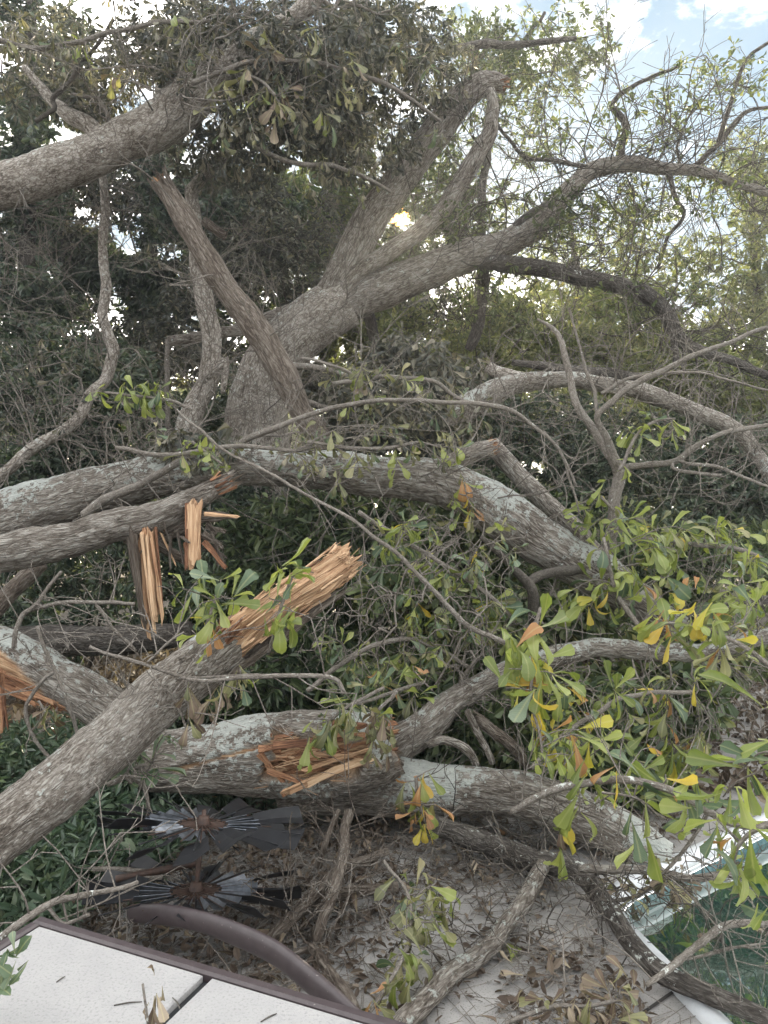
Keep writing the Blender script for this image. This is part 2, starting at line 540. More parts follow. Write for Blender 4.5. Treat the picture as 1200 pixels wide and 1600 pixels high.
# ------------------------------------------------------------------ tubes (trunks, limbs, twigs)
def spline(pts, rad, step):
    pts = np.asarray(pts, float)
    rad = np.asarray(rad, float)
    n = len(pts)
    ext = np.vstack([2 * pts[0] - pts[1], pts, 2 * pts[-1] - pts[-2]])
    C, R = [], []
    for i in range(n - 1):
        p0, p1, p2, p3 = ext[i:i + 4]
        d = np.linalg.norm(p2 - p1)
        k = max(1, int(math.ceil(d / step)))
        u = np.arange(k) / k
        u2, u3 = u * u, u * u * u
        c = 0.5 * ((2 * p1)[None] + np.outer(u, p2 - p0) + np.outer(u2, 2 * p0 - 5 * p1 + 4 * p2 - p3) + np.outer(u3, -p0 + 3 * p1 - 3 * p2 + p3))
        C.append(c)
        s = u * u * (3 - 2 * u)
        R.append(rad[i] * (1 - s) + rad[i + 1] * s)
    C.append(pts[-1:])
    R.append(rad[-1:])
    return np.vstack(C), np.concatenate(R)


def frames(C):
    T = unit(np.gradient(C, axis=0))
    n = len(C)
    Nn = np.zeros((n, 3))
    up = np.array([0, 0, 1.0]) if abs(T[0, 2]) < 0.9 else np.array([1.0, 0, 0])
    v = unit(np.cross(np.cross(T[0], up), T[0]))
    for i in range(n):
        v = v - T[i] * np.dot(v, T[i])
        v = v / (np.linalg.norm(v) + 1e-9)
        Nn[i] = v
    B = np.cross(T, Nn)
    return T, Nn, B


_tube_id = [0]


def tube(pts, rad, seg=12, step=0.05, knob=0.06, furrow=0.0, lich=0.0, arc=None, jag0=0.0, jag1=0.0, cap=True, wood=None, dent=None, flat=1.0, wob=0.0, woodval=0.0):
    """returns V, Fs, attrs; rings along a smooth path with bark relief"""
    _tube_id[0] += 1
    sd = _tube_id[0]
    C, R = spline(pts, rad, step)
    if wob:
        w = np.stack([vnoise(C, 6.0, sd + k) - 0.5 for k in range(3)], 1)
        env = np.minimum(1, np.arange(len(C)) / 4.0)[:, None]
        C = C + w * wob * env
    T, Nn, B = frames(C)
    n = len(C)
    ln = np.concatenate([[0], np.cumsum(np.linalg.norm(np.diff(C, axis=0), axis=1))])
    closed = arc is None
    if closed:
        th = np.arange(seg) / seg * 2 * math.pi
    else:
        th = np.linspace(arc[0], arc[1], seg)
    ct, st = np.cos(th), np.sin(th)
    dirs = Nn[:, None, :] * ct[None, :, None] + B[:, None, :] * st[None, :, None]
    base = C[:, None, :] + dirs * R[:, None, None]
    off = np.array([sd * 3.17, sd * 1.71, sd * 2.33])
    g = np.stack([np.outer(R, ct), np.outer(R, st), np.repeat(ln[:, None], seg, 1)], -1) + off
    r = np.repeat(R[:, None], seg, 1).copy()
    if knob:
        r *= 1 + 1.3 * knob * (vnoise(g, 0.9 / max(R.max(), 0.01) * 0.6, sd) - 0.5) * 2 + knob * 0.5 * (vnoise(g, 2.4 / max(R.max(), 0.01) * 0.6, sd + 9) - 0.5) * 2
    if furrow:
        q = g * np.array([26, 26, 5.0]) + 1.6 * vnoise(g, 8, sd + 5)[..., None]
        f = 1 - np.abs(vnoise(q, 1.0, sd + 3) * 2 - 1)
        q2 = g * np.array([60, 60, 14.0])
        f = f + 0.5 * (1 - np.abs(vnoise(q2, 1.0, sd + 4) * 2 - 1))
        r -= furrow * (f - 0.7)
    wd = np.full(r.shape, float(woodval))
    if wood is not None:
        wd = wood(ln / ln[-1], th, base, dirs, g)
    if dent is not None:
        r = r + dent(ln / ln[-1], th, base, dirs, g)
    off2 = dirs * r[..., None]
    if flat != 1.0:
        comp = (off2 * B[:, None, :]).sum(-1)
        off2 = off2 + B[:, None, :] * (comp * (flat - 1))[..., None]
    V = C[:, None, :] + off2
    if jag1:
        k = min(n, 5)
        j = vnoise(np.stack([ct * 9, st * 9, np.full(seg, sd * 1.3)], -1), 1.0, sd + 7) ** 2 * 1.6 + 0.25 * rng.random(seg)
        for a in range(k):
            w = ((a + 1) / k) ** 2
            V[n - k + a] += T[-1] * (j * jag1 * w)[:, None]
    if jag0:
        k = min(n, 5)
        j = vnoise(np.stack([ct * 9, st * 9, np.full(seg, sd * 2.3)], -1), 1.0, sd + 8) ** 2 * 1.6 + 0.25 * rng.random(seg)
        for a in range(k):
            w = ((k - a) / k) ** 2
            V[a] -= T[0] * (j * jag0 * w)[:, None]
    up = dirs[..., 2]
    lc = np.zeros(r.shape)
    if lich:
        big = vnoise(g, 3.0, sd + 20)
        lc = np.clip(0.10 + 0.36 * up + (big - 0.5) * 1.1, -0.6, 0.9) * lich - (1 - lich) * 0.28
    else:
        lc -= 0.75
    idx = np.arange(n * seg).reshape(n, seg)
    if closed:
        a = idx[:-1]
        b = np.roll(idx, -1, 1)[:-1]
        c = np.roll(idx, -1, 1)[1:]
        d = idx[1:]
    else:
        a = idx[:-1, :-1]
        b = idx[:-1, 1:]
        c = idx[1:, 1:]
        d = idx[1:, :-1]
    F = [np.stack([a.ravel(), b.ravel(), c.ravel(), d.ravel()], 1)]
    V = V.reshape(-1, 3)
    g = g.reshape(-1, 3)
    lc = lc.ravel()
    wd = wd.ravel()
    if cap and closed:
        for end, ring in ((0, idx[0][::-1]), (n - 1, idx[-1])):
            ci = len(V)
            sgn = -1 if end == 0 else 1
            V = np.vstack([V, C[end] + T[end] * sgn * 0.15 * R[end]])
            g = np.vstack([g, g[ring[0]]])
            lc = np.append(lc, -0.75)
            wd = np.append(wd, 1.0 if ((end and jag1) or (not end and jag0)) else wd[ring[0]])
            F.append(np.stack([ring, np.roll(ring, -1), np.full(seg, ci)], 1))
    return V, F, {'g': g, 'lich': lc, 'wood': wd}, (C, R, T, Nn, B)


def px_path(path, Y):
    """[(px, py, r_px)] with depth Y (one, two or per point) -> world points and radii in metres"""
    n = len(path)
    if np.isscalar(Y):
        Y = [Y] * n
    elif len(Y) != n:
        d = np.concatenate([[0], np.cumsum([math.hypot(path[i + 1][0] - path[i][0], path[i + 1][1] - path[i][1]) for i in range(n - 1)])])
        Y = np.interp(d / d[-1], np.linspace(0, 1, len(Y)), Y)
    pts = np.array([P(p[0], p[1], y) for p, y in zip(path, Y)])
    rad = np.array([p[2] * y / FPX for p, y in zip(path, Y)])
    return pts, rad


def limb(root, name, path, Y, mat='bark', px=None, **kw):
    pts, rad = px_path(path, Y)
    rp = max(p[2] for p in path)
    seg = int(np.clip(rp * 1.3, 5, 72))
    step = float(np.clip(rad.max() * 2 * math.pi / seg * 1.2, 0.012, 0.12))
    kw.setdefault('knob', 0.07 if rp > 8 else 0.12)
    if rp > 20:
        kw.setdefault('furrow', 0.01)
    kw.setdefault('wob', 0.02 if rp > 14 else 0.03)
    V, F, A, fr = tube(pts, rad, seg, step, **kw)
    o = part(root, name, V, F, A, M[mat])
    return o, fr


def side_twigs(root, C, R, n, lmin, lmax, mat='twig', r0=0.0014, up=0.15, forks=3):
    """fine forking twigs growing from a limb; one uncountable part of its thing"""
    if n <= 0 or len(C) < 4:
        return
    T = unit(np.gradient(C, axis=0))
    att = rng.integers(1, len(C) - 1, n)
    nodes = [C[i] for i in att]
    par = [-1] * n
    for k in range(n):
        i = att[k]
        q = rng.normal(size=3)
        q = unit(q - T[i] * np.dot(q, T[i]))
        d = unit(q + T[i] * rng.uniform(-0.4, 1.1) + np.array([0, 0, up]))
        ln = rng.uniform(lmin, lmax)
        st = [(k, C[i] + q * R[i] * 0.7, d, ln, 0)]
        while st:
            pi, p, d, ln, dep = st.pop()
            m = max(3, int(ln / 0.045))
            cv = rng.normal(0, 0.06, 3)
            for j in range(m):
                cv = cv * 0.8 + rng.normal(0, 0.045, 3)
                d = unit(d + cv)
                p = p + d * ln / m
                nodes.append(p)
                par.append(pi)
                pi = len(nodes) - 1
                if dep < 2 and j > 0 and rng.random() < forks / m:
                    st.append((pi, p, unit(d + rng.normal(0, 0.55, 3)), ln * rng.uniform(0.3, 0.65), dep + 1))
    nodes = np.array(nodes)
    V, F, A = twig_mesh(nodes, np.array(par), n, r0, 0.38, 0.012, 5)
    part(root, 'side_twigs', V, F, A, M[mat], kind='stuff')


# ------------------------------------------------------------------ splinters
def splinter_mesh(k):
    lv = np.array([0.0, 0.22, 0.45, 0.66, 0.84])
    V = []
    bx, by = rng.uniform(-0.5, 0.5), rng.uniform(-0.9, 0.9)
    for z in lv:
        sx = 0.5 * (1 - 0.25 * z) * rng.uniform(0.75, 1.15)
        sy = 0.5 * (1 - 0.35 * z) * rng.uniform(0.65, 1.15)
        jx, jy = rng.uniform(-0.14, 0.14, 2)
        jx += bx * z * z
        jy += by * z * z
        for cx, cy in ((-1, -1), (1, -1), (1, 1), (-1, 1)):
            V.append((cx * sx + jx + rng.uniform(-.1, .1), cy * sy + jy + rng.uniform(-.1, .1), z + rng.uniform(-.06, .06)))
    V.append((rng.uniform(-.45, -.1) + bx, rng.uniform(-.2, .2) + by, rng.uniform(0.86, 1.0)))
    V.append((rng.uniform(.1, .45) + bx, rng.uniform(-.2, .2) + by, rng.uniform(0.80, 0.95)))
    q = []
    for l in range(4):
        for i in range(4):
            q.append((l * 4 + i, l * 4 + (i + 1) % 4, l * 4 + 4 + (i + 1) % 4, l * 4 + 4 + i))
    q.append((3, 2, 1, 0))
    q.append((16, 17, 21, 20))
    q.append((18, 19, 20, 21))
    tri = [(17, 18, 21), (19, 16, 20)]
    V = np.array(V)
    g = V * np.array([0.05, 0.05, 0.25]) + k * 1.3
    return V, [np.array(q), np.array(tri)], {'g': g}


SPL = {}
for mk in ('wood', 'redwood', 'bark_brown'):
    SPL[mk] = []
    for k in range(6):
        V, F, A = splinter_mesh(k)
        A['lich'] = np.full(len(V), -0.75)
        A['wood'] = np.zeros(len(V))
        SPL[mk].append(make_mesh('splinter', V, F, A, M[mk], smooth=False))


def splinter(root, base, d, length, width, thick, roll=None, mat='wood', name='splinter'):
    d = Vector(d).normalized()
    q = d.to_track_quat('Z', 'Y')
    o = bpy.data.objects.new(name, SPL[mat][int(rng.integers(6))])
    COL.objects.link(o)
    o.parent = root
    ro = rng.uniform(0, 6.28) if roll is None else roll
    o.matrix_local = Matrix.Translation(Vector(base) - root.location) @ q.to_matrix().to_4x4() @ Matrix.Rotation(ro, 4, 'Z') @ Matrix.Diagonal((width, thick, length, 1))
    return o


def broken_end(root, c, d, r, n, ln, mat='wood', w=0.25):
    d = np.array(unit(d))
    u = unit(np.cross(d, [0.3, 0.2, 1]))
    v = np.cross(d, u)
    for i in range(n):
        a = rng.uniform(0, 2 * math.pi)
        rr = r * math.sqrt(rng.random()) * 0.9
        p = c + (u * math.cos(a) + v * math.sin(a)) * rr - d * ln * 0.5
        dd = d + rng.normal(0, 0.09, 3) + (u * math.cos(a) + v * math.sin(a)) * 0.08
        splinter(root, p, dd, ln * rng.uniform(0.7, 1.7), r * w * rng.uniform(0.6, 1.6), r * w * rng.uniform(0.3, 0.8), mat=mat)


# ------------------------------------------------------------------ foliage
def leaf_template(kind):
    if kind == 'kite':
        T = np.array([(0, 0, 0), (0.55, 0.5, 0.06), (1, 0, -0.08), (0.5, -0.5, 0.06)], float)
        F = np.array([(0, 1, 2, 3)])
    elif kind == 'lance':
        T = np.array([(0, 0, 0), (1, 0, -0.12), (0.3, 0.42, 0.07), (0.7, 0.46, 0.03), (0.3, -0.42, 0.07), (0.7, -0.46, 0.03)], float)
        F = np.array([(0, 2, 3, 1), (0, 1, 5, 4)])
    else:   # spatulate, wide near the tip
        T = np.array([(0, 0, 0), (0.5, 0, 0.03), (1, 0, -0.1), (0.5, 0.26, 0.08), (0.85, 0.5, 0.05), (0.5, -0.26, 0.08), (0.85, -0.5, 0.05)], float)
        F = np.array([(0, 3, 1), (3, 4, 1), (4, 2, 1), (0, 1, 5), (5, 1, 6), (6, 1, 2)])
    return T, F


def leaves(pos, d, nr, ln, wd, hue, kind):
    T, F = leaf_template(kind)
    d = unit(d)
    s = unit(np.cross(d, nr))
    nr = np.cross(s, d)
    V = pos[:, None] + d[:, None] * (T[:, 0][None, :, None] * ln[:, None, None]) + s[:, None] * (T[:, 1][None, :, None] * wd[:, None, None]) + nr[:, None] * (T[:, 2][None, :, None] * ln[:, None, None])
    n, k = len(pos), len(T)
    FF = (F[None] + (np.arange(n) * k)[:, None, None]).reshape(-1, F.shape[1])
    return V.reshape(-1, 3), FF, np.repeat(hue, k)


def grow(skel, tips, step=0.14, wig=0.25, droop=0.0):
    """join every tip to the nearest branch, near tips first; returns nodes, parents, tip indices"""
    skel = np.asarray(skel, float)
    d0 = np.min(np.linalg.norm(tips[:, None, :] - skel[None, ::max(1, len(skel) // 60)], axis=2), axis=1)
    order = np.argsort(d0)
    cap = len(skel) + len(tips) * 40
    nodes = np.zeros((cap, 3))
    par = np.full(cap, -1, np.int64)
    bias = np.zeros(cap)
    nodes[:len(skel)] = skel
    n = len(skel)
    tipi = []
    for ti in order:
        tp = tips[ti]
        dv = nodes[:n] - tp
        dist = np.sqrt((dv * dv).sum(1))
        j = int(np.argmin(dist + bias[:n] * 0.15))
        D = dist[j]
        k = int(min(30, max(1, round(D / step))))
        a = nodes[j]
        bow = np.array([0, 0, 1.0]) * D * 0.12 + rng.normal(0, 0.06, 3) * D
        prev = j
        for q in range(1, k + 1):
            u = q / k
            p = a + (tp - a) * u + bow * 4 * u * (1 - u)
            if q < k:
                p = p + rng.normal(0, wig * step, 3) * 0.5
            if n >= cap:
                break
            nodes[n] = p
            par[n] = prev
            bias[n] = bias[prev] + D / k
            prev = n
            n += 1
        tipi.append(prev)
    return nodes[:n], par[:n], np.array(tipi), len(skel)


def twig_mesh(nodes, par, ns, r0=0.0028, pw=0.42, rmax=0.05, sides=4):
    n = len(nodes)
    cnt = np.zeros(n)
    has = np.zeros(n, bool)
    for i in range(n - 1, ns - 1, -1):
        if cnt[i] == 0:
            cnt[i] = 1
        cnt[par[i]] += cnt[i]
    R = np.minimum(r0 * np.maximum(cnt, 1) ** pw, rmax)
    ch = np.arange(ns, n)
    pa = par[ch]
    ax = unit(nodes[ch] - nodes[pa] + 1e-9)
    ref = np.where(np.abs(ax[:, 2:3]) < 0.9, np.array([[0, 0, 1.0]]), np.array([[1.0, 0, 0]]))
    u = unit(np.cross(ax, ref))
    v = np.cross(ax, u)
    m = len(ch)
    th = np.arange(sides) / sides * 2 * math.pi
    rp = np.where(pa < ns, R[ch], np.minimum(R[pa], R[ch] * 1.3))
    off = u[:, None] * np.cos(th)[None, :, None] + v[:, None] * np.sin(th)[None, :, None]
    A = nodes[pa][:, None] + off * rp[:, None, None] - ax[:, None] * (R[ch] * 0.5)[:, None, None]
    Bv = nodes[ch][:, None] + off * R[ch][:, None, None]
    V = np.concatenate([A, Bv], 1).reshape(-1, 3)
    i = np.arange(sides)
    f = np.stack([i, (i + 1) % sides, sides + (i + 1) % sides, sides + i], 1)
    F = (f[None] + (np.arange(m) * 2 * sides)[:, None, None]).reshape(-1, 4)
    g = V * np.array([1, 1, 0.3])
    return V, [F], {'g': g, 'lich': np.full(len(V), -0.4), 'wood': np.zeros(len(V))}


def blob_tips(blobs, clump=0.0, scale=2.0):
    out = []
    for b in blobs:
        px, py, rx, ry, Y, dY, n = b
        k = int(n * (1 + 2 * clump)) + 1
        v = unit(rng.normal(size=(k, 3))) * (rng.random((k, 1)) ** (1 / 2.4))
        yy = Y + v[:, 2] * dY
        p = np.stack([(px + rx * v[:, 0] - 600) / FPX * yy, yy, CAMZ - (py + ry * v[:, 1] - HOR) / FPX * yy], 1)
        if clump:
            w = vnoise(p, scale, 77)
            p = p[np.argsort(-w + rng.random(k) * 0.35)][:n]
        q = np.hypot(p[:, 0] / p[:, 1] * FPX + 600 - 625, HOR - (p[:, 2] - CAMZ) / p[:, 1] * FPX - 340)
        p = p[(q > 14) | (p[:, 1] < 4)]
        out.append(p)
    return np.vstack(out)


def leaf_clusters(tips, dirs, per, ln, wr, hang, kind, huec=0.0, spread=0.9, facing=None):
    n = len(tips)
    k = np.repeat(np.arange(n), per)
    m = len(k)
    d = dirs[k] * 0.5 + unit(rng.normal(size=(m, 3))) * spread
    d = unit(d) + np.array([0, 0, -1.0]) * hang * rng.uniform(0.4, 1.4, (m, 1))
    pos = tips[k] + unit(d) * 0.01 - dirs[k] * (rng.random((m, 1)) * ln * 0.8)
    nr = rng.normal(size=(m, 3)) * 0.8 + np.array([0, -0.1, 0.7])
    l = ln * rng.uniform(0.6, 1.25, m)
    ch = vnoise(tips, 1.3, 5) * 0.7 + 0.3 * rng.random(n)
    hue = np.clip(0.45 * ch[k] + 0.75 * rng.random(m) ** 1.4 + huec - 0.08, 0, 1)
    return leaves(pos, d, nr, l, l * wr * rng.uniform(0.8, 1.2, m), hue, kind)


def crown(root, skel, blobs, mat, ln, wr=0.42, per=8, hang=0.3, kind='lance', twig='twig_dark', clump=0.6, cscale=2.0, step=0.16, name='crown', twname='branches', huec=0.0, r0=0.0028, rmax=0.03, wig=0.3, bare=0.0, spread=0.9):
    tips = blob_tips(blobs, clump, cscale)
    nodes, par, ti, ns = grow(skel, tips, step, wig)
    V, F, A = twig_mesh(nodes, par, ns, r0, rmax=rmax)
    part(root, twname, V, F, A, M[twig], kind='stuff')
    tp = nodes[ti]
    pj = par[ti]
    dr = unit(tp - nodes[pj])
    keep = rng.random(len(tp)) >= bare
    V, F, h = leaf_clusters(tp[keep], dr[keep], per, ln, wr, hang, kind, huec, spread)
    part(root, name, V, [F], {'hue': h}, M[mat], smooth=False, kind='stuff')
    return nodes


# leaf objects: each large leaf is its own part
LU = np.array([0, 0.12, 0.3, 0.5, 0.68, 0.83, 0.94, 1.0])
LH = np.array([0.012, 0.022, 0.052, 0.098, 0.158, 0.205, 0.175, 0.06])


def leaf_obj_mesh(v, mat):
    r = np.random.default_rng(500 + v)
    fold = [0.25, 0.6, 1.0, 0.4, 1.4, 0.8][v]
    bend = [0.3, 0.7, -0.3, 1.1, 0.5, 1.6][v]
    tw = [0.1, -0.3, 0.4, 0.2, -0.5, 0.6][v]
    wf = [1.0, 0.85, 0.95, 1.1, 0.8, 0.75][v]
    V, lf = [], []
    for u, h in zip(LU, LH):
        a = bend * u * u * 0.8
        x = u * math.cos(a * 0.6)
        z = -u * math.sin(a * 0.6)
        hh = h * wf * (1 + r.uniform(-.16, .16))
        for s in (-1, 0, 1):
            y = s * hh * math.cos(fold * 0.7)
            zz = abs(s) * hh * math.sin(fold * 0.7) + r.uniform(-.022, .022)
            uu = x
            if s and 0.8 < u < 0.99:
                uu = x + 0.03 * r.uniform(-1, 1)
            if s == 0 and u > 0.99:
                uu = x + 0.01
            if s and u > 0.99:
                uu = x - 0.02
            t_ = tw * u
            V.append((uu, y * math.cos(t_) - zz * math.sin(t_), z + y * math.sin(t_) + zz * math.cos(t_)))
            lf.append((u, s * hh, 0))
    F = []
    for i in range(len(LU) - 1):
        for s in (0, 1):
            F.append((i * 3 + s, i * 3 + s + 1, i * 3 + s + 4, i * 3 + s + 3))
    return make_mesh('leaf', np.array(V), [np.array(F)], {'lf': np.array(lf)}, mat)


LEAFM = {k: [leaf_obj_mesh(v, m_) for v in range(6)] for k, m_ in LG.items()}


def leaf_matrix(base, d, nr, size, wide=1.0):
    x = Vector(d).normalized()
    y = Vector(nr).cross(x).normalized()
    z = x.cross(y)
    return Matrix(((x.x * size, y.x * size * wide, z.x * size, base[0]), (x.y * size, y.y * size * wide, z.y * size, base[1]), (x.z * size, y.z * size * wide, z.z * size, base[2]), (0, 0, 0, 1)))


def add_leaf(root, base, d, nr, size, kind, var=None, wide=1.0):
    v = int(rng.integers(6)) if var is None else var
    o = bpy.data.objects.new('leaf', LEAFM[kind][v])
    COL.objects.link(o)
    o.parent = root
    b = np.array(base) - loc_of(root)
    o.matrix_local = leaf_matrix(b, d, nr, size, wide)
    return o


def whorl(root, c, axis, n, size, kinds, hang=0.5, spread=1.0, face=0.5, variants=None):
    """a rosette of leaves at a twig tip; kinds: list of (leaf kind, weight)"""
    axis = np.array(unit(axis))
    names = [k for k, _ in kinds]
    w = np.array([x for _, x in kinds], float)
    w /= w.sum()
    u = unit(np.cross(axis, [0.31, 0.2, 0.93]))
    v = np.cross(axis, u)
    a0 = rng.uniform(0, 6.28)
    n = int(round(n * 1.4))
    for i in range(n):
        a = a0 + i * 2.4 + rng.uniform(-.9, .9)
        d = axis * rng.uniform(0.1, 0.7) + (u * math.cos(a) + v * math.sin(a)) * spread + np.array([0, 0, -1.0]) * hang * rng.uniform(0.5, 1.3)
        d = unit(d)
        nr = unit(np.array([0, -face, 0.8]) + rng.normal(0, 0.45, 3))
        if abs(np.dot(nr, d)) > 0.93:
            nr = unit(nr + np.array([0.3, -0.9, 0.1]))
        s = size * rng.uniform(0.5, 1.05)
        k = names[int(rng.choice(len(names), p=w))]
        add_leaf(root, c - axis * rng.uniform(0, 0.9) * size + d * 0.006, d, nr, s, k, None if variants is None else variants[int(rng.integers(len(variants)))])


def leafy_branch(label, path, Y, whorls, kinds, group=None, mat='twig', cat='branch', name='leafy_branch', lichen=0.2, stem_part='stem'):
    """path [(px,py,r)], whorls [(px, py, dY, n, size_px)]"""
    pts, rad = px_path(path, Y)
    root = thing(name, label, cat, pts[0], group)
    o, fr = limb(root, stem_part, path, Y, mat, lich=lichen)
    C, R = fr[0], fr[1]
    add_whorls(root, C, whorls, kinds, mat)
    return root, fr


def add_whorls(root, C, whorls, kinds, mat='twig', hang=0.5):
    for wz in whorls:
        px, py, dY, n, spx = wz[:5]
        kd = wz[5] if len(wz) > 5 else kinds
        hg = wz[6] if len(wz) > 6 else hang
        pp = np.stack([C[:, 0] / C[:, 1] * FPX + 600, HOR - (C[:, 2] - CAMZ) / C[:, 1] * FPX], 1)
        j = int(np.argmin(np.hypot(pp[:, 0] - px, pp[:, 1] - py)))
        Yw = C[j, 1] + dY
        c = P(px, py, Yw)
        D = np.linalg.norm(c - C[j])
        ax = unit(c - C[j]) if D > 0.01 else unit(rng.normal(size=3))
        if D > 0.015:
            mid = (c + C[j]) / 2 + rng.normal(0, 0.1, 3) * D + np.array([0, 0, 0.08 * D])
            V, F, A, _ = tube([C[j], mid, c], [0.0035, 0.0028, 0.0022], 5, 0.03, knob=0.1)
            part(root, 'twig', V, F, A, M[mat])
            ax = unit(c - mid)
        whorl(root, c, ax, n, spx * Yw / FPX, kd, hg)


# ------------------------------------------------------------------ setting: ground, deck, pool
def loop_faces(inner, outer):
    n = len(inner)
    V = np.vstack([inner, outer])
    i = np.arange(n)
    F = np.stack([i, (i + 1) % n, n + (i + 1) % n, n + i], 1)
    return V, F


pa = unit(np.array([0.92, 0.65]))
pb = unit(np.array([0.165, -0.71]))
C0 = np.array([0.90, 2.99])
quad = [C0, C0 + pb * 5, C0 + pb * 5 + pa * 8, C0 + pa * 8]
ploop = []
for i in range(4):
    c, pr, nx = quad[i], quad[i - 1], quad[(i + 1) % 4]
    d1, d2 = unit(pr - c), unit(nx - c)
    rr = 0.22
    for u in np.linspace(0, 1, 9):
        ploop.append((1 - u) ** 2 * (c + d1 * rr) + 2 * u * (1 - u) * c + u * u * (c + d2 * rr))
ploop = np.array(ploop)
if np.cross(ploop[5] - ploop[0], ploop[20] - ploop[0]) < 0:
    ploop = ploop[::-1]
pc = ploop.mean(0)


def z3(p, z):
    return np.column_stack([p, np.full(len(p), z)])


V, F = loop_faces(z3(ploop, -0.02), z3(pc + (ploop - pc) * 75, -0.02))
o = link('ground', make_mesh('ground', V, [F[:, ::-1]], None, M['soil'], False))
o['kind'] = 'structure'
V, F = loop_faces(z3(ploop, 0.0), z3(pc + (ploop - pc) * 1.95, 0.0))
dk = link('pool_deck', make_mesh('pool_deck', V, [F[:, ::-1]], None, M['deck'], False))
dk['kind'] = 'structure'
# dark joint across the deck, from the pool edge outwards
j0 = P(1068, 1540, 1.6 * FPX / 740)
j1 = P(985, 1598, 1.6 * FPX / 798)
dj = unit((j1 - j0)[:2])
sj = np.array([-dj[1], dj[0]]) * 0.006
q0, q1 = j0[:2] - dj * 0.02, j0[:2] + dj * 4.0
o = link('joint', make_mesh('joint', z3(np.array([q0 - sj, q1 - sj, q1 + sj, q0 + sj]), 0.004), [np.array([[0, 1, 2, 3]])], None, M['joint'], False), dk)
WZ = -0.085
inset = pc + (ploop - pc) * 0.999
o = link('water', make_mesh('water', z3(inset, WZ), [np.arange(len(inset))[None, :]], None, M['water'], False))
o['kind'] = 'structure'
pool = thing('swimming_pool', 'swimming pool with white rolled edge and dark green water', 'pool', (*pc, -0.2))
# rolled white edge: a half-round sweep proud of the deck
nl = len(ploop)
tl = unit(np.roll(ploop, -1, 0) - np.roll(ploop, 1, 0))
nl2 = np.stack([tl[:, 1], -tl[:, 0]], 1)     # outward
if np.dot(nl2[0], ploop[0] - pc) < 0:
    nl2 = -nl2
prof = [(0.07, -0.01), (0.066, 0.016), (0.05, 0.03), (0.03, 0.034), (0.01, 0.03), (-0.012, 0.016), (-0.016, -0.004), (-0.012, -0.022), (0.0, -0.032)]
V = []
for a, z in prof:
    V.append(z3(ploop + nl2 * a, z))
V = np.vstack(V)
F = []
for k in range(len(prof) - 1):
    i = np.arange(nl)
    F.append(np.stack([k * nl + i, k * nl + (i + 1) % nl, (k + 1) * nl + (i + 1) % nl, (k + 1) * nl + i], 1))
part(pool, 'coping', V, [np.vstack(F)], None, M['coping'])


def band(z0, z1, k, mat, name):
    V = np.vstack([z3(ploop + nl2 * k, z0), z3(ploop + nl2 * k, z1)])
    i = np.arange(nl)
    part(pool, name, V, [np.stack([i, (i + 1) % nl, nl + (i + 1) % nl, nl + i], 1)], None, mat)


band(-0.031, -0.05, -0.004, M['coping'], 'wall_band')
band(-0.05, -0.10, -0.008, M['tile'], 'tile_band')
band(-0.10, -1.4, -0.001, M['poolwall'], 'wall')

# ------------------------------------------------------------------ far house behind the trees
hx = thing('house', 'far house with grey shingle roof glimpsed through the dark trees at left', 'house', (*P(40, 800, 26)[:2], 0))


def box(root, name, c, s, mat, rz=0.0):
    c = np.array(c, float)
    s = np.array(s, float) / 2
    q = np.array([(-1, -1, -1), (1, -1, -1), (1, 1, -1), (-1, 1, -1), (-1, -1, 1), (1, -1, 1), (1, 1, 1), (-1, 1, 1)]) * s
    cs, sn = math.cos(rz), math.sin(rz)
    q = np.stack([q[:, 0] * cs - q[:, 1] * sn, q[:, 0] * sn + q[:, 1] * cs, q[:, 2]], 1) + c
    F = np.array([(0, 3, 2, 1), (4, 5, 6, 7), (0, 1, 5, 4), (1, 2, 6, 5), (2, 3, 7, 6), (3, 0, 4, 7)])
    return part(root, name, q, [F], None, mat, False)


hc = P(40, 800, 26)
box(hx, 'wall', (hc[0] - 3, 30, 2.6), (14, 7.6, 5.2), M['siding'])
for wx in (-7.5, -4.5, -1.0, 1.6):
    w_ = box(hx, 'window', (hc[0] - 2 + wx, 26.19, 2.2), (1.2, 0.08, 1.5), M['trim'])
    g_ = box(hx, 'pane', (hc[0] - 2 + wx, 26.13, 2.2), (1.0, 0.06, 1.3), M['glass'])
    g_.parent = w_
    g_.location = Vector(g_.location)
roof_rows = 22
rf = box(hx, 'roof', (hc[0] - 3, 30, 5.3), (15, 8.6, 0.2), M['trim'])
V, F = [], []
for i in range(roof_rows):       # shingle courses, each lapping the one below
    y0 = 25.5 + i * 0.21
    z0 = 5.42 + i * 0.125
    b = len(V)
    for (yy, zz) in ((y0, z0 + 0.05), (y0 + 0.24, z0 + 0.125 + 0.02), (y0, z0)):
        V += [(hc[0] - 10.5, yy, zz), (hc[0] + 4.5, yy, zz)]
    F += [(b, b + 1, b + 3, b + 2), (b + 4, b + 5, b + 1, b)]
o = part(hx, 'shingle_courses', np.array(V), [np.array(F)], None, M['shingle'], False)
o['kind'] = 'stuff'

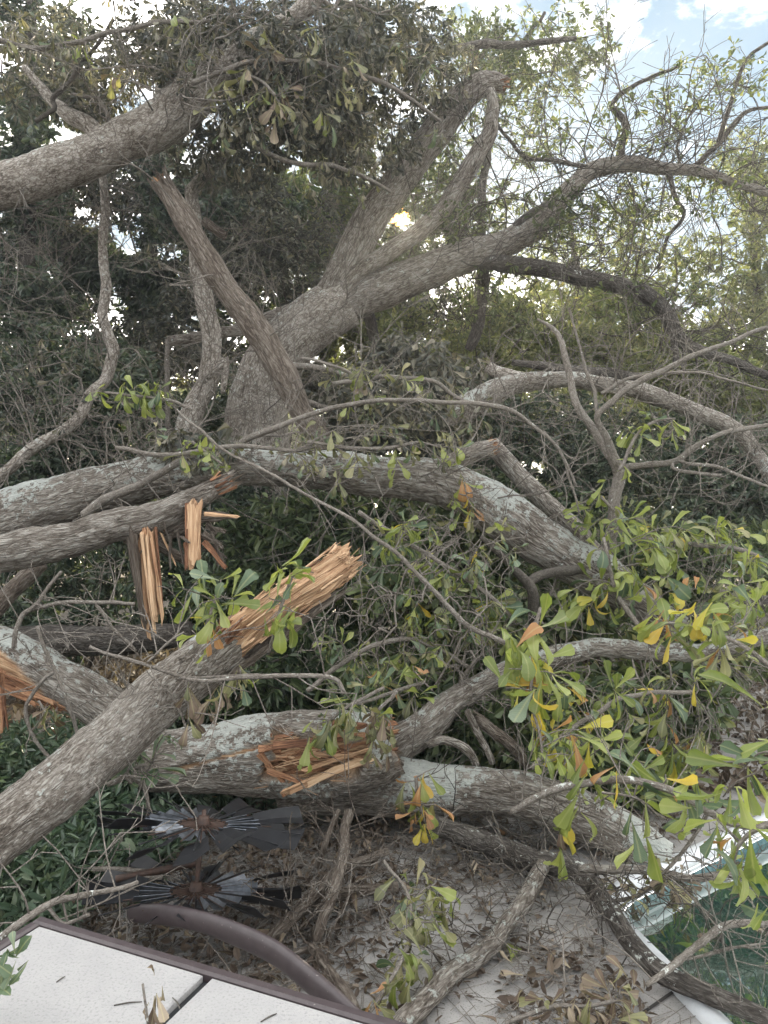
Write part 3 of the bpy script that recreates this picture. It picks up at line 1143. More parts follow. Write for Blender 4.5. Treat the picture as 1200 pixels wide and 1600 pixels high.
# ------------------------------------------------------------------ trees and fallen trunks
# A: the big leaning trunk top left with its dark crown
A_path = [(-90, 318, 35), (0, 293, 34), (75, 268, 32), (150, 243, 31), (210, 213, 33), (262, 185, 36), (300, 152, 36), (340, 112, 28), (395, 70, 22), (470, 20, 16), (540, -60, 10)]
A_Y = 5.6
pts, rad = px_path(A_path, A_Y)
ground_left = np.array([pts[0][0] - 1.6, A_Y, 0.0])
rootA = thing('leaning_tree', 'thick grey trunk leaning in from upper left into a dark leafy crown', 'tree', ground_left)
_, fa = limb(rootA, 'trunk', [(-330, 1130, 46), (-260, 640, 42), (-170, 380, 38)] + A_path, A_Y, 'bark_smooth', lich=0.5, knob=0.09)
limb(rootA, 'limb', [(168, 235, 13), (140, 198, 13), (108, 178, 12), (75, 150, 8), (40, 105, 5)], 5.6, 'bark_smooth', lich=0.3)
limb(rootA, 'limb', [(55, 190, 4), (85, 172, 4), (83, 155, 4), (105, 135, 4), (120, 112, 4), (145, 80, 3), (180, 30, 3)], 5.3, 'twig_dark')
skA = fa[0][len(fa[0]) // 2:]
crown(rootA, skA, [(180, 60, 200, 80, 6.2, 1.1, 260), (330, 70, 150, 90, 6.0, 1.0, 300), (470, 70, 150, 90, 6.2, 1.2, 460), (600, 60, 110, 80, 6.6, 1.0, 260), (430, 180, 130, 80, 6.0, 0.8, 360), (560, 200, 110, 90, 6.8, 1.0, 420), (110, 140, 120, 70, 6.3, 0.8, 200), (360, 240, 90, 60, 6.4, 0.8, 130), (680, 110, 70, 80, 7.0, 0.9, 150)],
      'leaf_wilt', 0.088, 0.34, 11, 0.7, 'spat', 'twig', 0.25, 1.6, 0.14, rmax=0.022, bare=0.15)

# tall dark trees behind
def back_tree(label, trunk, Y, blobs, mat, ln, trunk_mat='bark_dark', **kw):
    pts, rad = px_path(trunk, Y)
    rad = rad * 0.62
    base = pts[0].copy()
    base[2] = 0
    root = thing('tree', label, 'tree', base, 'trees standing behind the fallen trunks')
    allp = np.vstack([[base], pts])
    allr = np.concatenate([[rad[0] * 1.2], rad])
    V, F, A, fr = tube(allp, allr, 14, 0.15, knob=0.08, lich=0.2, wob=0.05)
    part(root, 'trunk', V, F, A, M[trunk_mat])
    crown(root, fr[0], blobs, mat, ln, **kw)
    return root


back_tree('dark ivy-clad trunk rising at the far upper left corner', [(40, 700, 22), (42, 400, 20), (45, 150, 17), (48, 40, 14), (50, -120, 10)], 8.5,
          [(30, 300, 90, 90, 8.4, 0.8, 420), (60, 170, 70, 80, 8.4, 0.7, 260), (10, 20, 60, 60, 8.2, 0.6, 70), (90, 60, 60, 60, 8.6, 0.6, 90), (20, 420, 70, 60, 8.3, 0.5, 200), (40, 540, 60, 60, 8.3, .4, 160)],
          'leaf_dark', 0.10, per=10, kind='lance', hang=0.4, cscale=1.5, rmax=0.03)
back_tree('dark evergreen with heavy level boughs left of the snapped snag', [(230, 690, 20), (235, 450, 17), (240, 300, 14), (250, 100, 10)], 10,
          [(70, 385, 120, 34, 9.8, 0.9, 420), (190, 425, 110, 32, 9.8, 0.8, 420), (60, 480, 110, 40, 9.7, 0.9, 420), (300, 330, 100, 60, 10.2, 1, 420), (400, 310, 90, 80, 10.2, 1, 520), (350, 460, 130, 40, 10.2, 1.0, 200), (60, 590, 100, 60, 9.5, 0.8, 260), (200, 560, 120, 60, 9.6, 0.8, 260), (430, 400, 80, 70, 10.4, 0.9, 320), (330, 400, 60, 60, 10, .8, 200), (235, 330, 60, 60, 9.6, .4, 180), (240, 250, 60, 50, 9.7, .5, 120), (240, 480, 60, 60, 9.5, .4, 160)],
          'leaf_dark', 0.10, per=12, kind='lance', hang=0.35, cscale=1.3, rmax=0.03, step=0.22, clump=0.5)
back_tree('dark broadleaf tree directly behind the forked leaning trunk', [(520, 640, 18), (515, 400, 15), (510, 200, 12), (505, 40, 8)], 10.8,
          [(480, 300, 110, 100, 10.8, 1, 420), (580, 290, 80, 90, 11, 1, 260), (500, 160, 150, 90, 11, 1.0, 420), (610, 440, 90, 80, 11, 1, 260), (400, 520, 120, 50, 10.6, .9, 220), (520, 420, 90, 80, 11, 1, 260)],
          'leaf_oak', 0.10, per=12, kind='lance', hang=0.3, cscale=1.2, rmax=0.03, step=0.22, clump=0.6)
back_tree('airy tree with fine leaves against the sky behind the drooping limb', [(745, 640, 14), (750, 420, 12), (760, 250, 10), (800, 100, 7), (850, 20, 4)], 10.2,
          [(690, 230, 90, 110, 10.2, 1, 330), (800, 90, 130, 90, 10.2, 1, 330), (900, 50, 80, 60, 10.2, 0.9, 150), (820, 190, 80, 80, 10.2, 0.9, 150), (900, 130, 60, 60, 10.3, .8, 70), (680, 340, 90, 70, 10.4, 1, 300), (760, 340, 80, 70, 10.4, 1, 220), (730, 60, 90, 60, 10.2, .9, 190), (720, 480, 110, 60, 10.6, 1, 300), (640, 530, 110, 60, 10.6, 1, 300)],
          'leaf_oak', 0.07, per=9, kind='lance', hang=0.25, cscale=1.4, rmax=0.03, step=0.2, clump=0.8)
back_tree('pale olive tree with thin canopy behind the hooked right-hand limb', [(900, 700, 15), (905, 520, 12), (900, 420, 9), (890, 340, 6)], 12,
          [(880, 480, 110, 70, 12, 1.2, 520), (980, 520, 110, 60, 12, 1.2, 480), (800, 540, 100, 60, 12, 1.2, 380), (870, 400, 80, 50, 12, 1.0, 120), (960, 400, 80, 50, 12, 1.0, 110), (1000, 330, 70, 50, 12, 1, 50), (905, 560, 40, 100, 11.6, .4, 200), (1060, 600, 200, 50, 11.5, 1, 420), (700, 600, 160, 60, 11.5, 1, 420)],
          'leaf_olive', 0.085, per=11, kind='kite', hang=0.25, cscale=1.0, rmax=0.03, step=0.25, clump=0.6)
back_tree('bushy tree at the right edge with hanging twigs against bright cloud', [(1190, 720, 16), (1185, 520, 14), (1180, 380, 11), (1175, 240, 7)], 11.5,
          [(1160, 250, 70, 55, 11.5, 1, 230), (1190, 330, 60, 70, 11.5, 1, 230), (1110, 420, 90, 60, 11.5, 1, 200), (1170, 480, 90, 60, 11.5, 1, 330), (1090, 520, 90, 50, 11.5, 1, 330), (1180, 560, 90, 60, 11.5, 1, 400), (1060, 580, 100, 50, 11.5, 1, 380), (1010, 440, 60, 60, 11.5, 1, 90), (1185, 420, 30, 120, 11.2, .4, 160)],
          'leaf_olive', 0.085, per=10, kind='kite', hang=0.3, cscale=1.2, rmax=0.03, step=0.25, clump=0.8)

# distant woods that close the view
wblobs = []
for x in range(-500, 1800, 100):
    wblobs.append((x, 790, 120, 70, 17, 1.0, 260))
    wblobs.append((x, 640 + rng.uniform(-25, 25), 120, 110, 19 + rng.uniform(-2, 2), 2.0, 420))
tp = blob_tips(wblobs, 0.5, 0.6)
V, F, h = leaf_clusters(tp, unit(rng.normal(size=tp.shape)), 12, 0.19, 0.6, 0.2, 'kite')
o = link('far_woods', make_mesh('far_woods', V, [F], {'hue': h}, M['leaf_olive'], False))
o['kind'] = 'stuff'

# C: the main leaning oak, forked, broken limb on top
rootC = thing('forked_oak', 'large grey leaning oak with flared base and forking limbs in the centre', 'tree', P(402, 1060, 7.0) * np.array([1, 1, 0]))
C_path = [(398, 1000, 66), (400, 840, 60), (402, 730, 56), (402, 660, 48), (409, 610, 45), (428, 568, 45), (466, 522, 45), (505, 492, 43), (545, 470, 38)]
_, fC = limb(rootC, 'trunk', C_path, [7.0, 6.8], 'bark_smooth', lich=0.75, furrow=0.008)
l1 = [(490, 505, 34), (520, 465, 32), (545, 416, 29), (572, 355, 27), (620, 288, 25), (672, 220, 24), (712, 165, 23), (745, 135, 20), (770, 128, 17), (783, 131, 13)]
_, f1 = limb(rootC, 'limb', l1, 6.8, 'bark', lich=0.4, jag1=0.05)
broken_end(rootC, P(783, 131, 6.8), (1, 0, -0.05), 0.075, 14, 0.09, 'redwood')
_, f1b = limb(rootC, 'limb', [(766, 140, 7), (770, 175, 10), (765, 205, 12), (738, 250, 14), (708, 306, 14), (660, 358, 14), (604, 396, 14), (560, 425, 13), (520, 470, 12)], [6.65, 6.7], 'bark', lich=0.3)
_, f2 = limb(rootC, 'limb', [(505, 495, 36), (545, 472, 33), (600, 450, 30), (660, 425, 28), (730, 400, 25), (790, 380, 22), (840, 350, 20), (880, 307, 17), (925, 267, 14), (975, 256, 12), (1030, 262, 10), (1100, 270, 8), (1160, 290, 7), (1230, 310, 6)], [6.8, 7.4], 'bark', lich=0.45)
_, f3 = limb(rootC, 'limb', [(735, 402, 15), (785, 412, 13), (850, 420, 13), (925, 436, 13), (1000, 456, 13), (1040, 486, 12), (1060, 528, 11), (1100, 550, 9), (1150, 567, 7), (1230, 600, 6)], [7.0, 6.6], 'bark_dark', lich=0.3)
limb(rootC, 'limb', [(1052, 515, 6), (1056, 545, 5), (1055, 572, 5)], 6.6, 'bark_dark')
limb(rootC, 'limb', [(968, 254, 7), (972, 225, 6), (978, 195, 5), (962, 172, 5), (955, 165, 4), (975, 145, 4), (1010, 125, 3), (1060, 103, 2.5)], 7.2, 'bark_dark')
limb(rootC, 'limb', [(1085, 262, 5), (1120, 228, 4), (1150, 190, 4), (1175, 170, 3), (1215, 165, 3)], 7.3, 'bark_dark')
limb(rootC, 'limb', [(1122, 222, 4), (1135, 180, 4), (1150, 140, 3), (1165, 95, 3), (1215, 55, 2.5)], 7.3, 'bark_dark')
limb(rootC, 'limb', [(1045, 268, 5), (1055, 310, 4), (1068, 335, 3), (1040, 380, 3), (1030, 420, 2.5)], 7.2, 'bark_dark')
limb(rootC, 'limb', [(935, 268, 5), (920, 262, 4), (860, 250, 4), (820, 245, 3), (790, 210, 3), (770, 180, 2.5)], 7.1, 'bark_dark')
limb(rootC, 'limb', [(790, 378, 8), (830, 335, 8), (860, 320, 6)], 7.0, 'bark_dark')
limb(rootC, 'limb', [(757, 400, 10), (755, 430, 10), (750, 490, 9), (740, 530, 9), (733, 548, 7)], 7.3, 'bark_dark')
limb(rootC, 'limb', [(570, 470, 10), (580, 510, 9), (588, 548, 8)], 7.4, 'bark_dark')
limb(rootC, 'limb', [(640, 100, 9), (680, 88, 8), (740, 72, 7), (820, 68, 5), (900, 60, 4)], 8.2, 'bark_dark')
limb(rootC, 'limb', [(500, 470, 9), (440, 490, 11), (380, 515, 10), (330, 522, 9), (262, 531, 8)], [7.1, 6.6], 'bark', lich=0.3)
limb(rootC, 'limb', [(263, 531, 4.5), (260, 580, 4), (262, 640, 4), (261, 690, 4)], 6.6, 'twig', lich=0.3)
skC = np.vstack([f2[0][len(f2[0]) // 3:], f3[0]])
crown(rootC, skC, [(1000, 180, 80, 70, 7.3, 0.7, 70), (1060, 130, 60, 50, 7.3, 0.5, 40), (1000, 320, 110, 60, 7.3, 0.7, 100), (1120, 300, 90, 70, 7.4, 0.7, 110), (1150, 140, 70, 80, 7.4, 0.6, 70), (900, 230, 90, 60, 7.2, 0.7, 40), (880, 330, 90, 60, 7.2, 0.7, 120), (1080, 430, 100, 60, 7.0, .7, 100), (940, 460, 110, 70, 7, .7, 130), (800, 470, 90, 70, 7, .7, 110), (700, 330, 70, 60, 7.1, .6, 90)],
      'leaf_oak', 0.075, 0.42, 7, 0.35, 'spat', 'twig_dark', 0.5, 2.0, 0.12, rmax=0.012, bare=0.35, name='crown')

# B: snapped snag leaning left across the trunk
rootB = thing('broken_snag', 'brown snapped trunk with jagged reddish top leaning left before the oak base', 'broken trunk', P(520, 735, 5.3))
_, fB = limb(rootB, 'trunk', [(522, 735, 19), (505, 690, 19), (470, 640, 20), (440, 578, 23), (400, 515, 22), (345, 437, 20), (300, 362, 19), (272, 315, 17), (258, 292, 15)], [5.3, 5.2], 'bark_brown', furrow=0.008, jag1=0.06, knob=0.1)
d_ = fB[2][-1]
broken_end(rootB, P(259, 296, 5.2), d_, 0.075, 24, 0.13, 'bark_brown', 0.2)
broken_end(rootB, P(257, 290, 5.2), d_, 0.06, 14, 0.11, 'redwood', 0.15)
broken_end(rootB, P(259, 294, 5.2), d_, 0.05, 5, 0.09, 'wood', 0.12)

# D: slim grey tree, E: thin curved trunk
rootD = thing('slender_tree', 'slim grey trunk left of the oak base with one branch bent up to the right', 'tree', P(285, 800, 6.3))
_, fD = limb(rootD, 'trunk', [(285, 800, 20), (290, 700, 19), (300, 645, 18), (326, 590, 17), (331, 540, 15), (322, 480, 15), (312, 420, 14), (303, 340, 11), (298, 295, 9)], 6.3, 'bark_smooth', lich=0.6)
limb(rootD, 'limb', [(296, 300, 9), (330, 262, 9), (370, 220, 8), (400, 190, 8), (424, 155, 7), (434, 125, 5), (442, 100, 3)], [6.3, 5.9], 'bark_smooth', lich=0.4)
limb(rootD, 'limb', [(318, 345, 7), (340, 360, 7), (352, 366, 6)], 6.2, 'bark_brown')
limb(rootD, 'limb', [(322, 590, 6), (345, 570, 5), (352, 560, 5), (350, 600, 5), (348, 615, 4)], 6.2, 'bark_smooth')
rootE = thing('thin_tree', 'thin curved bare trunk at left sweeping down toward the lower left', 'tree', P(-60, 790, 6.0))
_, fE = limb(rootE, 'trunk', [(-60, 790, 10), (0, 742, 9), (50, 702, 9), (115, 662, 9), (140, 615, 9), (168, 582, 9), (176, 548, 9), (160, 500, 8), (165, 465, 8), (162, 400, 7), (163, 340, 7), (160, 265, 6), (150, 200, 5)], [5.8, 6.3], 'bark_smooth', lich=0.4)
crown(rootE, fE[0][:len(fE[0]) * 2 // 3], [(60, 640, 120, 80, 6.2, 0.6, 110), (90, 560, 100, 60, 6.4, 0.6, 70)], 'leaf_wilt', 0.075, 0.45, 5, 0.7, 'spat', 'twig', 0.3, 2, 0.12, rmax=0.008, bare=0.6)

# F: the great fallen trunk across the middle
rootF = thing('fallen_log', 'great fallen grey trunk lying across the middle, lichen covered at its right end', 'log', P(-60, 1120, 4.7) * np.array([1, 1, 0]))
_, fF = limb(rootF, 'trunk', [(-120, 870, 48), (0, 815, 46), (100, 780, 42), (200, 755, 36), (300, 735, 32), (400, 728, 31), (500, 735, 31), (600, 746, 33), (700, 758, 37), (770, 795, 40), (850, 848, 38), (925, 892, 36), (990, 935, 30), (1060, 985, 26)], [4.7, 4.7, 4.4], 'bark_coarse', lich=1.1, furrow=0.013)
# M: arching limb to the right
rootM = thing('arching_limb', 'grey limb arching over the dark hedge and down to the right edge', 'fallen limb', P(690, 770, 5.6))
_, fM = limb(rootM, 'trunk', [(690, 770, 24), (712, 660, 23), (755, 620, 20), (815, 598, 16), (890, 593, 13), (950, 603, 13), (1015, 616, 14), (1100, 648, 14), (1155, 678, 13), (1190, 720, 12), (1240, 800, 11)], [5.6, 5.2], 'bark_fine', lich=0.9)
limb(rootM, 'limb', [(830, 597, 12), (800, 590, 10), (775, 580, 10), (762, 572, 9)], 5.7, 'bark_smooth', lich=0.5)
limb(rootM, 'limb', [(800, 566, 5), (890, 578, 9), (930, 583, 9), (1010, 590, 7)], 6.4, 'bark_dark', lich=0.2)
rootN = thing('broken_limb', 'short snapped limb with raw orange end above the fallen trunk', 'broken limb', P(640, 745, 4.9))
_, fN = limb(rootN, 'trunk', [(640, 745, 12), (690, 728, 14), (735, 708, 15), (765, 700, 14)], 4.85, 'bark', jag1=0.04, knob=0.12)
broken_end(rootN, P(766, 700, 4.85), fN[2][-1], 0.055, 40, 0.06, 'redwood', 0.13)
broken_end(rootN, P(764, 700, 4.85), fN[2][-1], 0.05, 24, 0.05, 'wood', 0.11)
rootN2 = thing('slanting_limb', 'dark limb slanting down right from the raw orange end behind the fallen trunk', 'fallen limb', P(960, 900, 5.0))
limb(rootN2, 'trunk', [(770, 697, 13), (800, 728, 15), (845, 775, 15), (890, 820, 15), (935, 868, 14), (975, 905, 12)], 5.0, 'bark', lich=0.55, jag0=0.04)

# G: splintered log on the left with hanging slabs
rootG = thing('splintered_log', 'grey log at left with splintered orange tip and torn wood slabs hanging down', 'log', P(-90, 890, 3.6))
_, fG = limb(rootG, 'trunk', [(-110, 880, 32), (0, 862, 31), (100, 845, 29), (200, 820, 27), (270, 795, 24), (320, 773, 19), (350, 757, 14)], [3.5, 3.75], 'bark_coarse', furrow=0.014, jag1=0.1, knob=0.1)
d_ = fG[2][-1]
broken_end(rootG, P(345, 757, 3.74), d_, 0.05, 30, 0.07, 'redwood', 0.2)
broken_end(rootG, P(338, 760, 3.74), d_, 0.055, 26, 0.09, 'bark_brown', 0.22)
broken_end(rootG, P(349, 754, 3.74), d_, 0.035, 14, 0.06, 'wood', 0.12)
limb(rootG, 'bark_strip', [(195, 838, 12), (240, 840, 16), (290, 815, 13), (330, 805, 8), (370, 808, 3)], 3.75, 'bark_brown', flat=0.6)
limb(rootG, 'bark_strip', [(225, 835, 7), (250, 850, 8), (280, 870, 8), (300, 880, 5)], 3.7, 'bark_brown', flat=0.5)
for k in range(16):      # wide torn slab: a bundle of strips hanging from the log
    u = k / 15.0
    bx, by = 203 + u * 40 + rng.uniform(-2, 2), 830 + rng.uniform(-6, 8)
    ex, ey = 222 + u * 34 + rng.uniform(-3, 3), rng.uniform(960, 1012) - (18 if u > 0.7 else 0)
    mt = 'bark_brown' if u < 0.25 else ('redwood' if rng.random() < 0.4 else 'wood')
    a, b = P(bx, by, 3.62 + rng.uniform(-.03, .03)), P(ex, ey, 3.6 + rng.uniform(-.02, .02))
    splinter(rootG, a, b - a, np.linalg.norm(b - a) * 1.1, rng.uniform(0.026, 0.05), rng.uniform(0.010, 0.022), rng.uniform(-.3, .3), mt)
for k in range(7):
    a, b = P(292 + k * 3.2, 788 + rng.uniform(-5, 5), 3.64), P(292 + k * 2.6, rng.uniform(870, 912), 3.6)
    splinter(rootG, a, b - a, np.linalg.norm(b - a) * 1.1, rng.uniform(0.014, 0.026), 0.018, rng.uniform(-.3, .3), 'wood' if k else 'redwood')
for k in range(26):      # loose bark and shreds under the break
    a = P(rng.uniform(205, 340), rng.uniform(815, 850), 3.66 + rng.uniform(-.05, .05))
    b = a + np.array([rng.uniform(-.06, .12), rng.uniform(-.04, .04), rng.uniform(-.15, .01)])
    splinter(rootG, a, b - a, np.linalg.norm(b - a) * 1.2, rng.uniform(0.008, 0.03), rng.uniform(0.006, 0.014), None, ('bark_brown', 'bark_brown', 'bark_brown', 'redwood', 'redwood', 'wood')[int(rng.integers(6))])
a, b = P(318, 803, 3.62), P(372, 809, 3.6)
splinter(rootG, a, b - a, np.linalg.norm(b - a) * 1.1, 0.03, 0.015, 0.2, 'wood')
rootK = thing('shaded_log', 'dark log lying in the shade behind the lower left logs', 'log', P(-60, 1010, 4.6))
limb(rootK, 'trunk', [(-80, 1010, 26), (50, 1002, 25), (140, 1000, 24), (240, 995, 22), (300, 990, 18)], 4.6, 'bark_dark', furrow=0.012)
rootK2 = thing('brown_stick', 'brown bare limb slanting up from the left edge under the splintered log', 'fallen limb', P(-30, 975, 4.1))
limb(rootK2, 'trunk', [(-40, 985, 15), (0, 945, 14), (35, 908, 13), (65, 880, 12)], 4.1, 'bark_brown')

# I: lower left log with lichen
rootI = thing('lichen_log', 'lichen spotted grey log at the left edge passing under the diagonal log', 'log', P(-60, 1010, 3.9) * np.array([1, 1, 0]))


def woodI(t_, th, base, dirs, g):
    n_ = vnoise(g * np.array([12, 12, 4.0]), 1.0, 91)
    px = base[..., 0] / base[..., 1] * FPX + 600
    return np.clip(((-dirs[..., 2] - dirs[..., 1]) * 0.7 + (n_ - 0.5) * 1.2 + (40 - px) / 80.0 - 0.55) * 4, 0, 1)


_, fI = limb(rootI, 'trunk', [(-120, 1000, 40), (-30, 1015, 42), (40, 1038, 41), (100, 1068, 38), (170, 1108, 38), (240, 1155, 40)], [3.9, 3.75], 'bark', lich=0.9, furrow=0.01, wood=woodI)
for k in range(16):
    x = rng.uniform(-20, 70)
    y = 1050 + (x) * 0.42 + rng.uniform(-2, 22)
    splinter(rootI, P(x, y, 3.72), unit(P(x + 60, y + 26, 3.7) - P(x, y, 3.7)) + rng.normal(0, .06, 3), rng.uniform(0.1, 0.3), 0.025, 0.012, None, 'redwood')
for k in range(8):
    x = rng.uniform(-8, 14)
    a = P(x, rng.uniform(1040, 1090), 3.6)
    splinter(rootI, a, (rng.uniform(-.1, .15), 0, -1), rng.uniform(0.12, 0.3), 0.02, 0.01, None, 'redwood')

# H: diagonal log with stripped orange wood at its upper end
rootH = thing('diagonal_log', 'thick grey log rising from lower left to a stripped orange splintered end', 'log', P(-90, 1368, 2.3))
Hp = [(-90, 1370, 50), (0, 1300, 49), (100, 1221, 48), (170, 1161, 47), (240, 1101, 46), (305, 1048, 43), (345, 1012, 40)]
_, fH = limb(rootH, 'trunk', Hp, [2.3, 2.98], 'bark_fine', lich=0.4, furrow=0.009, jag1=0.06, knob=0.05)
Hw = [(310, 1042, 36), (345, 1014, 36), (400, 972, 34), (460, 930, 33), (515, 893, 31), (534, 879, 30)]


def dentH(t_, th, base, dirs, g):
    q = g * np.array([45, 45, 1.5])
    return -0.026 * (1 - np.abs(2 * vnoise(q, 1.0, 31) - 1)) - 0.016 * vnoise(g * np.array([20, 20, 5.0]), 1.0, 32) - 0.008 * vnoise(g * np.array([95, 95, 9.0]), 1.0, 33)


ptsw, radw = px_path(Hw, [2.93, 3.35])
V, F, A, fHw = tube(ptsw, radw, 84, 0.014, 0.12, 0.0, 0, None, 0, 0.06, True, None, dentH, woodval=1.0)
part(rootH, 'stripped_wood', V, F, A, M['bark'], smooth=False)
# bark slab still clinging to the lower side
ptsb, radb = px_path([(330, 1035, 40), (390, 995, 38), (450, 955, 35), (495, 925, 30)], [2.93, 3.28])
V, F, A, _ = tube(ptsb, radb, 26, 0.02, 0.1, 0.014, 0.5, (math.pi * 0.62, math.pi * 1.25), 0.0, 0.14)
part(rootH, 'bark_slab', V, F, A, M['bark_brown'])
Cw, Rw, Tw, Nw, Bw = fHw
for k in range(75):
    i = int(rng.integers(2, len(Cw) - 3))
    a = rng.uniform(-3.1, 3.1)
    dr = Nw[i] * math.cos(a) + Bw[i] * math.sin(a)
    rr = Rw[i] * rng.uniform(0.72, 0.98)
    ln = rng.uniform(0.05, 0.20)
    ln = min(ln, 0.02 + np.linalg.norm(Cw[-1] - Cw[i]) * 0.95)
    splinter(rootH, Cw[i] + dr * rr, Tw[i] + rng.normal(0, 0.035, 3) + dr * 0.02, ln, rng.uniform(0.006, 0.022), rng.uniform(0.004, 0.010), None, 'wood' if rng.random() < 0.85 else 'redwood')
broken_end(rootH, Cw[-1], Tw[-1], Rw[-1] * 0.9, 70, 0.035, 'wood', 0.16)
for k in range(70):      # hair-thin slivers
    i = int(rng.integers(len(Cw) // 3, len(Cw)))
    a = rng.uniform(-3.1, 3.1)
    dr = Nw[i] * math.cos(a) + Bw[i] * math.sin(a)
    splinter(rootH, Cw[i] + dr * Rw[i] * 0.9, Tw[i] + rng.normal(0, 0.12, 3) + dr * 0.12, rng.uniform(0.03, 0.11), rng.uniform(0.002, 0.005), 0.003, None, 'wood')
for k in range(14):      # torn bark lip where the stripping starts
    a = P(rng.uniform(325, 360), rng.uniform(990, 1015), 2.9)
    splinter(rootH, a, unit(P(390, 950, 2.95) - P(340, 1000, 2.9)) + rng.normal(0, 0.35, 3), rng.uniform(0.05, 0.12), 0.02, 0.01, None, 'redwood')

# J: the cracked trunk in front, orange tear in its side
rootJ = thing('cracked_log', 'big lichen topped log cracked open with an orange tear in its side', 'log', P(420, 1190, 3.5) * np.array([1, 1, 0]))


def ppx(base):
    return base[..., 0] / base[..., 1] * FPX + 600, HOR - (base[..., 2] - CAMZ) / base[..., 1] * FPX


def tear(base, dirs, g):
    x, y = ppx(base)
    n_ = (vnoise(g * np.array([14, 14, 9.0]), 1.0, 61) - 0.5) * 34
    cx, cy = 495, 1187
    ex = np.abs(x - cx + 0.35 * (y - cy)) - 82 + n_
    ey = np.abs(y - cy - 0.02 * (x - cx)) - 44 + n_
    d = np.maximum(ex, ey)
    front = (dirs[..., 1] < 0.15)
    # long crack to the left
    cr = np.abs(y - (1206 - (x - 270) * 0.30)) - 3.5 + n_ * 0.12
    cr = np.where((x > 268) & (x < 425), cr, 50)
    return np.clip(-d / 7.0, 0, 1) * front, np.clip(-cr / 3.0, 0, 1) * front


def woodJ(t_, th, base, dirs, g):
    a, c = tear(base, dirs, g)
    return np.maximum(a, c)


def dentJ(t_, th, base, dirs, g):
    a, c = tear(base, dirs, g)
    f = 1 - np.abs(2 * vnoise(g * np.array([30, 30, 2.0]), 1.0, 63) - 1)
    return -a * (0.05 + 0.05 * f) - c * 0.035


Jp = [(215, 1192, 40), (255, 1190, 48), (320, 1186, 54), (400, 1182, 63), (470, 1180, 66), (540, 1176, 62), (590, 1170, 54), (605, 1166, 46)]
ptsj, radj = px_path(Jp, [3.55, 3.5])
V, F, A, fJ = tube(ptsj, radj, 110, 0.009, 0.06, 0.010, 1.25, None, 0, 0.05, True, woodJ, dentJ)
part(rootJ, 'trunk', V, F, A, M['bark'])
# splinters of the tear, nearly horizontal
for k in range(190):
    x = rng.uniform(415, 560)
    y = rng.uniform(1150, 1225)
    if y > 1222 - (x - 415) * 0.10:
        continue
    wds = 'redwood' if rng.random() < 0.6 else 'wood'
    yy = 3.5 - 0.13 + abs(y - 1182) / 66.0 * 0.06
    a = P(x - 30, y + 2, yy)
    d = (unit(P(x + 60, y - rng.uniform(-6, 16), yy) - a) + rng.normal(0, 0.09, 3)) * (1 if rng.random() < 0.6 else -1)
    splinter(rootJ, a, d, rng.uniform(0.04, 0.24), rng.uniform(0.004, 0.020), rng.uniform(0.004, 0.014), None, wds)
for bx, by, ex, ey, w, mt in ((442, 1240, 505, 1210, .032, 'wood'), (450, 1238, 560, 1188, .03, 'wood'), (480, 1222, 572, 1182, .035, 'wood'), (440, 1243, 455, 1236, .03, 'redwood'), (418, 1205, 470, 1224, .03, 'redwood'), (405, 1178, 440, 1222, .03, 'redwood'), (404, 1170, 430, 1168, .03, 'redwood'), (520, 1132, 572, 1134, .06, 'redwood'), (500, 1148, 565, 1146, .035, 'redwood'), (430, 1165, 560, 1150, .03, 'redwood'), (470, 1205, 575, 1170, .03, 'wood')):
    a, b = P(bx, by, 3.32), P(ex, ey, 3.34)
    splinter(rootJ, a, b - a, np.linalg.norm(b - a) * 1.2, w, w * 0.5, None, mt)
for k in range(60):
    a = P(rng.uniform(415, 560), rng.uniform(1150, 1228), rng.uniform(3.32, 3.4))
    splinter(rootJ, a, np.array([1, rng.normal(0, .25), rng.normal(0.05, .2)]) * (1 if rng.random() < .5 else -1), rng.uniform(0.04, 0.16), rng.uniform(0.002, 0.005), 0.003, None, 'wood')
broken_end(rootJ, P(600, 1166, 3.5), (1, 0, 0.1), 0.13, 30, 0.08, 'redwood', 0.16)
# its lower right continuation
rootJ2 = thing('lower_log', 'grey log with white lichen patches running right from the cracked log over the deck', 'log', P(430, 1250, 3.7) * np.array([1, 1, 0]))
_, fJ2 = limb(rootJ2, 'trunk', [(440, 1240, 36), (520, 1228, 44), (600, 1226, 46), (680, 1232, 38), (750, 1236, 36), (820, 1246, 38), (890, 1268, 39), (950, 1292, 38), (1000, 1322, 36), (1035, 1345, 30)], [3.75, 3.55, 3.35], 'bark', lich=1.08, furrow=0.01)
rootL = thing('lichen_limb', 'pale lichen coated limb curving from the cracked log to the right edge', 'fallen limb', P(600, 1190, 3.75))
_, fL = limb(rootL, 'trunk', [(590, 1195, 34), (622, 1165, 30), (680, 1122, 25), (720, 1090, 22), (770, 1060, 19), (850, 1030, 17), (930, 1013, 16), (1000, 1016, 15), (1080, 1021, 15), (1150, 1006, 14), (1240, 985, 13)], [3.7, 4.3], 'bark', lich=1.0, knob=0.1)
limb(rootL, 'limb', [(735, 1115, 8), (765, 1140, 9), (795, 1160, 10), (815, 1185, 9), (825, 1200, 7)], 3.75, 'bark_brown', lich=0.2, jag1=0.05)
limb(rootL, 'limb', [(730, 1110, 6), (750, 1150, 6), (768, 1195, 5)], 3.7, 'bark')
limb(rootL, 'limb', [(668, 1165, 6), (690, 1155, 7), (715, 1160, 7), (735, 1180, 7), (745, 1200, 6)], 3.6, 'bark', lich=0.5)
rootL2 = thing('forked_branch', 'dark forked bare branch rising between the fallen trunk and the lichen limb', 'branch', P(838, 975, 4.2))
